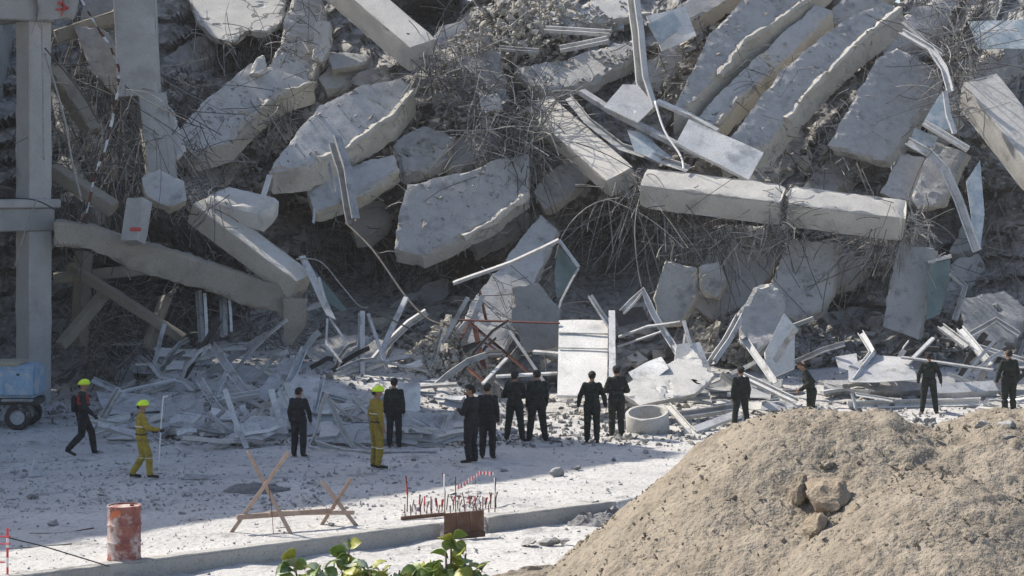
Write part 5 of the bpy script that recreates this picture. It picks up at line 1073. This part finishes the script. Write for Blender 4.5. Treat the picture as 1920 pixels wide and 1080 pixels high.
    md = tmp.modifiers.new('r', 'REMESH'); md.mode = 'VOXEL'; md.voxel_size = .0125; sm = tmp.modifiers.new('s', 'SMOOTH'); sm.factor = .5; sm.iterations = 3
    dg = bpy.context.evaluated_depsgraph_get(); ev = tmp.evaluated_get(dg); m2 = bpy.data.meshes.new_from_object(ev, depsgraph=dg)
    bpy.data.objects.remove(tmp)
    nv_ = len(m2.vertices); co = np.empty(nv_ * 3); m2.vertices.foreach_get('co', co); co = co.reshape(-1, 3)
    # cloth folds on the clothed parts
    npol = len(m2.polygons); pc = np.empty(npol * 3); m2.polygons.foreach_get('center', pc); pc = pc.reshape(-1, 3)
    best = np.full(npol, 9.); lab = np.zeros(npol, int)
    for a, ra, b, rb, mi in segs:
        A = np.array(a); D = np.array(b) - A; L2 = max(1e-9, D @ D); t = np.clip(((pc - A) @ D) / L2, 0, 1); dist = np.linalg.norm(pc - A - t[:, None] * D, axis=1) - (ra + (rb - ra) * t); k = dist < best; best[k] = dist[k]; lab[k] = mi
    m2.polygons.foreach_set('material_index', lab.tolist())
    vcloth = np.zeros(nv_, bool)
    for pl in m2.polygons:
        if lab[pl.index] < 2:
            for vi in pl.vertices: vcloth[vi] = True
    nr = np.empty(nv_ * 3); m2.vertices.foreach_get('normal', nr); nr = nr.reshape(-1, 3); sd = R(0, 50)
    for i in np.nonzero(vcloth)[0]:
        c = co[i]; co[i] += nr[i] * (noise.noise((c[0] * 9 + sd, c[1] * 9, c[2] * 22)) * .0075 + .003)
    sc = hgt / 1.74
    zmin = co[:, 2].min()
    loc = base.copy() if base is not None else G(px, py, 0)
    if base is None: loc.z = gz(loc.x, loc.y) if abs(loc.z) < .01 else loc.z
    root = thing('person', loc, label, 'person', group)
    root.rotation_euler = (0, 0, -math.radians(facing)); root.scale = (sc, sc, sc)
    co[:, 2] -= zmin; m2.vertices.foreach_set('co', co.astype(np.float32).ravel()); m2.update()
    for x in (shirt, trousers, 'skin', 'boot', gloves): m2.materials.append(MATS[x])
    m2.polygons.foreach_set('use_smooth', [True] * npol); m2.name = 'body'
    bo = bpy.data.objects.new('body', m2); C.objects.link(bo); bo.parent = root
    def part(name, bm, m):
        for v in bm.verts: v.co.z -= zmin
        me = bpy.data.meshes.new(name); bm.to_mesh(me); bm.free(); me.materials.append(MATS[m]); me.polygons.foreach_set('use_smooth', [True] * len(me.polygons)); o = bpy.data.objects.new(name, me); C.objects.link(o); o.parent = root; return o
    def dome(name, m, r, zlo, off=Vector(), brim=0, sq=1.0, back=1.0):
        bm = bmesh.new(); bmesh.ops.create_uvsphere(bm, u_segments=20, v_segments=12, radius=1)
        bmesh.ops.delete(bm, geom=[v for v in bm.verts if v.co.z < zlo or (name == 'hair' and v.co.y > .1 and v.co.z < .5) or (name == 'hair' and v.co.y > -.35 and v.co.z < -.15)], context='VERTS')
        for v in bm.verts:
            z = v.co.z; k = 1.0
            if brim and z < zlo + .16: k += brim * (1.6 if v.co.y > .3 else .55)
            v.co = hd + off + Rr * v.co.x * r * .93 * k + F_ * v.co.y * r * 1.1 * k + U * z * r * sq
        ret = bmesh.ops.solidify(bm, geom=bm.faces[:], thickness=.006); return part(name, bm, m)
    eye = bmesh.new()
    for s in (-1, 1): bmesh.ops.create_icosphere(eye, subdivisions=1, radius=.011, matrix=Matrix.Translation(hd + F_ * .094 + Rr * s * .032 + U * .022))
    part('eyes', eye, 'hair')
    if hat == 'helmet': dome('helmet', 'neon', .132, -.25, U * .035, .05, 1.0); dome('hair', 'hair', .107, -.72, -F_ * .016 + U * .034)
    elif hat == 'cap': dome('hair', 'hair', .107, -.72, -F_ * .016 + U * .034); dome('cap', 'uniform_black', .116, .05, U * .05, .16, .92)
    elif hat == 'beret': dome('hair', 'hair', .107, -.72, -F_ * .016 + U * .034); dome('beret', 'uniform_black', .124, .1, U * .045 + Rr * .015, .05, .9)
    else: dome('hair', 'hair', .107, -.72, -F_ * .016 + U * .034)
    bl = bmesh.new()                                    # belt
    tq = []
    for k in range(28):
        t = 6.2832 * k / 28; tq.append(p.lerp(wa, .45) + Vector((math.cos(t) * (.062 + .112 * slim), math.sin(t) * .114 * slim, 0)))
    b2 = MB(); b2.tube(tq + [tq[0]], .016, 6); vs = [bl.verts.new(v) for v in b2.v]
    for f in b2.f[:-2]: bl.faces.new([vs[i] for i in f])
    part('belt', bl, 'boot')
    if extra: extra(J, part, hd, F_, Rr, U, ch)
    return root
def bandring(part, name, m, c, rx, ry, r=.018, axis_z=None):
    b2 = MB(); tq = [c + Vector((math.cos(6.2832 * k / 24) * rx, math.sin(6.2832 * k / 24) * ry, 0)) for k in range(25)]; b2.tube(tq, r, 6); bm = bmesh.new(); vs = [bm.verts.new(v) for v in b2.v]
    for f in b2.f[:-2]: bm.faces.new([vs[i] for i in f])
    part(name, bm, m)
WALK = dict(Lk=(-.1, .2, .53), La=(-.1, .26, .1), Lt=(-.11, .44, .045), Rk=(.1, -.02, .5), Ra=(.1, -.34, .16), Rt=(.11, -.17, .04), Le=(-.25, -.14, 1.15), Lw=(-.25, -.12, .9), Re=(.25, .06, 1.14), Rw=(.22, .24, .96), pelvis=(0, 0, .93))
WALK2 = dict(Lk=(-.1, .05, .5), La=(-.1, -.2, .1), Lt=(-.11, -.02, .04), Rk=(.1, .16, .52), Ra=(.1, .18, .09), Rt=(.11, .36, .04), Le=(-.25, .02, 1.14), Lw=(-.22, .25, 1.06), Re=(.24, .12, 1.16), Rw=(.16, .38, 1.1), pelvis=(0, 0, .94))
WIDE = dict(Lk=(-.15, .02, .5), La=(-.2, -.03, .09), Lt=(-.25, .15, .035), Rk=(.15, .02, .5), Ra=(.2, -.03, .09), Rt=(.25, .15, .035))
HIPS = dict(Le=(-.36, -.1, 1.16), Lw=(-.2, -.02, 1.03), Re=(.36, -.1, 1.16), Rw=(.2, -.02, 1.03))
FRONT = dict(Le=(-.28, .02, 1.14), Lw=(-.1, .24, 1.12), Re=(.28, .02, 1.14), Rw=(.08, .25, 1.1))
def vest(J, part, hd, F_, Rr, U, ch):
    bm = bmesh.new(); bmesh.ops.create_uvsphere(bm, u_segments=20, v_segments=10, radius=1)
    for v in bm.verts: v.co = ch + Vector((v.co.x * .19, v.co.y * .155 - .0, max(-.7, min(.75, v.co.z)) * .24 - .02))
    part('harness_vest', bm, 'vest_red'); bandring(part, 'strap', 'uniform_black', ch + Vector((0, 0, -.1)), .205, .165, .02)
    bm = bmesh.new(); bmesh.ops.create_cube(bm, size=1)
    for v in bm.verts: v.co = ch + Vector((v.co.x * .26, v.co.y * .12 - .2, v.co.z * .36 - .08))
    bmesh.ops.bevel(bm, geom=list(bm.edges), offset=.03, segments=2, affect='EDGES'); part('backpack', bm, 'uniform_black')
person('black clad rescuer in a neon helmet walking past the blue compressor', 155, 853, 80, 1.76, WALK, 'uniform_black', None, 'helmet', extra=vest, gloves='boot')
def ref_bands(J, part, hd, F_, Rr, U, ch):
    for c in 'LR':
        k = J[c + 'k']; a = J[c + 'a']; bandring(part, 'reflective_band', 'reflective', k.lerp(a, .12), .08, .08, .014)
    bandring(part, 'reflective_band', 'reflective', ch + Vector((0, 0, -.1)), .2, .135, .014)
pp = person('rescuer in yellow suit and neon helmet walking with a long stick', 265, 898, 75, 1.66, WALK2, 'suit_yellow', None, 'helmet', extra=ref_bands, gloves='boot')
person('rescuer in yellow suit and neon helmet standing beside a soldier', 706, 879, 60, 1.82, dict(Le=(-.25, -.02, 1.14), Lw=(-.2, .12, .93), Re=(.26, -.04, 1.14), Rw=(.26, .02, .9)), 'suit_yellow', None, 'helmet', extra=ref_bands)
mb = MB(); q0 = G(298, 868, 0); mb.tube([q0, q0 + Vector((.05, 0, .9)), q0 + Vector((.1, .0, 1.52))], .016, 6); mb.tube([q0 + Vector((.1, 0, 1.5)), q0 + Vector((.2, 0, 1.52))], .02, 6)
mb.build('walking_stick', 'white_plastic', label='long pale stick held by the walking yellow rescuer', cat='stick')
SG = 'soldiers watching the collapse'
person('bare headed soldier standing alone left of the yellow rescuer', 560, 857, 15, 1.62, dict(Re=(.27, 0, 1.13), Rw=(.27, .12, .9)), 'uniform_black', None, None, group=SG, slim=1.04)
person('soldier standing right behind the yellow suited rescuer', 739, 841, 5, 1.66, None, 'uniform_green', 'uniform_black', None, group=SG)
person('man in black cap with a hand raised to his face', 884, 868, -55, 1.76, dict(Re=(.33, .12, 1.25), Rw=(.12, .2, 1.5), Le=(-.27, .05, 1.15), Lw=(-.15, .25, 1.2)), 'uniform_black', None, 'cap', group=SG, slim=1.06)
person('soldier in black close behind the man raising his hand', 914, 860, 8, 1.74, dict(Le=(-.24, -.03, 1.13)), 'uniform_black', None, None, group=SG, slim=1.03)
person('capped soldier with feet apart left in the central pair', 965, 832, 6, 1.7, dict(**WIDE, **FRONT), 'uniform_green', None, 'cap', group=SG, slim=1.05)
person('soldier with arms forward right in the central pair', 1007, 830, -12, 1.76, dict(**WIDE), 'uniform_green', None, None, group=SG, slim=1.06)
person('soldier standing in front of the tall white panel arms hanging', 1110, 832, 4, 1.76, dict(Le=(-.29, -.04, 1.14), Lw=(-.33, .02, .9), Re=(.29, -.04, 1.14), Rw=(.33, .02, .9)), 'uniform_green', None, None, group=SG)
person('stocky soldier at the right corner of the tall white panel', 1156, 821, -8, 1.76, dict(**FRONT), 'uniform_green', None, 'beret', group=SG, slim=1.08)
person('soldier seen to the knees behind the left slope of the mound', 1389, 805, -10, 1.62, dict(**WIDE), 'uniform_green', None, 'beret', group=SG)
def msk(J, part, hd, F_, Rr, U, ch):
    bm = bmesh.new(); bmesh.ops.create_uvsphere(bm, u_segments=14, v_segments=8, radius=1)
    for v in bm.verts: v.co = hd + F_ * (.055 + v.co.y * .05) + Rr * v.co.x * .062 - U * (.035 - v.co.z * .045)
    part('face_mask', bm, 'mask')
person('soldier with a white face mask bending behind the mound', 1522, 806, -72, 1.78, dict(Le=(-.3, -.05, 1.16), Lw=(-.12, .25, 1.08), Re=(.3, -.05, 1.16), Rw=(.1, .28, 1.06)), 'uniform_green', None, 'beret', group=SG, extra=msk, lean=20)
person('lit soldier standing on the debris above the dip of the mound', 1742, 776, 12, 1.7, dict(Le=(-.28, -.04, 1.14), Lw=(-.3, .03, .9), Re=(.29, -.04, 1.14), Rw=(.33, .04, .9), **WIDE), 'uniform_green', None, 'beret', group=SG)
person('soldier cut off by the right picture edge', 1892, 782, -8, 1.78, dict(Le=(-.29, -.04, 1.14), Lw=(-.33, .03, .9)), 'uniform_green', None, None, group=SG, slim=1.08)

# ------------------------------------------------------------------ shrub at the bottom edge
def shrub(px, py_top, Y, label, n, spread, hgt, cols):
    top = P(px, py_top, Y); base = Vector((top.x, top.y, LOW)); t = thing('shrub', base, label, 'shrub'); tips = []
    mb = MB()
    for k in range(16):
        d = Vector(((k / 7.5 - 1) * spread, R(-1, 1) * spread * .8, 0)); e = Vector((top.x, top.y, 0)) + d; e.z = top.z - hgt * (abs(d.x) / spread) ** 1.5 * .9 - R(0, .25)
        m_ = base.lerp(e, .55) + Vector((-d.x * .25, -d.y * .25, 0)); pts = [base + Vector((R(-.05, .05), R(-.05, .05), 0)), m_, e]; mb.tube(pts, .035, 6, taper=.009); tips.append((m_, e))
    mb.build('stem', 'bark', t, smooth=2.0)
    for _ in range(n):
        a, b = random.choice(tips); p = a.lerp(b, R(.55, 1.02)); d = Vector((R(-1, 1), R(-1, .3), R(-.9, .9))).normalized(); c = random.choice(cols); o = bpy.data.objects.new('leaf', LEAF[c]); C.objects.link(o)
        o.parent = t; o.location = p - base; o.rotation_euler = (d.to_track_quat('Y', 'Z') @ Quaternion((0, 1, 0), R(-1.2, 1.2))).to_euler(); s = R(.75, 1.25); o.scale = (s, s, s)
LEAF = {}
for c in ('leaf_green', 'leaf_yellow', 'leaf_pale'):
    v = []; f = []; prof = [(0, .0), (.12, .038), (.3, .06), (.55, .066), (.8, .045), (1, 0)]
    for t, w_ in prof:
        y = .03 + t * .145; z = .03 * math.sin(t * 2.6) - .05 * t * t
        v += [(-w_, y, z + .012), (0, y, z), (w_, y, z + .012)]
    for i in range(5):
        for k in (0, 1): a = i * 3 + k; f.append((a, a + 1, a + 4, a + 3))
    v += [(0, 0, 0), (.006, .03, 0)]; f.append((0 + 18, 19, 1))
    nv0 = len(v); v += [(x, y, z - .003) for x, y, z in v]; f += [tuple(i + nv0 for i in reversed(q)) for q in f]
    me = bpy.data.meshes.new('leaf'); me.from_pydata(v, [], f); me.materials.append(MATS[c]); me.polygons.foreach_set('use_smooth', [True] * len(f)); LEAF[c] = me
shrub(850, 1012, 19.5, 'broad leaved green shrub rising from the bottom edge at centre', 300, .34, .42, ['leaf_green', 'leaf_green', 'leaf_yellow', 'leaf_pale'])
shrub(655, 1044, 19.5, 'low yellow green shrub at the bottom edge left of the taller shrub', 330, .62, .18, ['leaf_green', 'leaf_yellow', 'leaf_yellow', 'leaf_pale'])
hz_ = bpy.data.materials.new('haze'); hz_.use_nodes = True; hz_.node_tree.nodes.clear()
pv = hz_.node_tree.nodes.new('ShaderNodeVolumePrincipled'); ho = hz_.node_tree.nodes.new('ShaderNodeOutputMaterial'); pv.inputs['Color'].default_value = (.93, .92, .9, 1); pv.inputs['Density'].default_value = .0003
hz_.node_tree.links.new(pv.outputs[0], ho.inputs['Volume']); MATS['haze'] = hz_
mb = MB(); mb.box(Vector((0, 0, 14.5)), Vector((1600, 0, 0)), Vector((0, 1600, 0)), Vector((0, 0, 18.5))); mb.build('haze', 'haze', kind='stuff', label='thin pale dust haze hanging over the whole site')
dupl = {}
for o in bpy.data.objects:
    if o.parent is None and o.get('label') and o.get('group') and o.get('category') != 'person': dupl.setdefault(o['label'], []).append(o)
for lb, os_ in dupl.items():
    if len(os_) > 1:
        os_.sort(key=lambda o: o.location.x / o.location.y)
        wd = {2: ['left one', 'right one'], 3: ['leftmost', 'middle one', 'rightmost']}.get(len(os_)) or ['leftmost'] + ['%s from the left' % ('second', 'third', 'fourth', 'fifth', 'sixth', 'seventh')[k] for k in range(len(os_) - 2)] + ['rightmost']
        for o, x in zip(os_, wd):
            t = lb + ', ' + x
            if len(t.split()) > 16: t = t.replace(' metal strip', ' strip').replace(' concrete lump', ' lump').replace('mid length', 'medium').replace(' torn sheet', ' sheet').replace(' profile leaning', ' profile')
            o['label'] = t
print('objects', len(bpy.data.objects), 'tris', sum(len(o.data.loop_triangles) or sum(len(p.vertices) - 2 for p in o.data.polygons) for o in bpy.data.objects if o.type == 'MESH'))
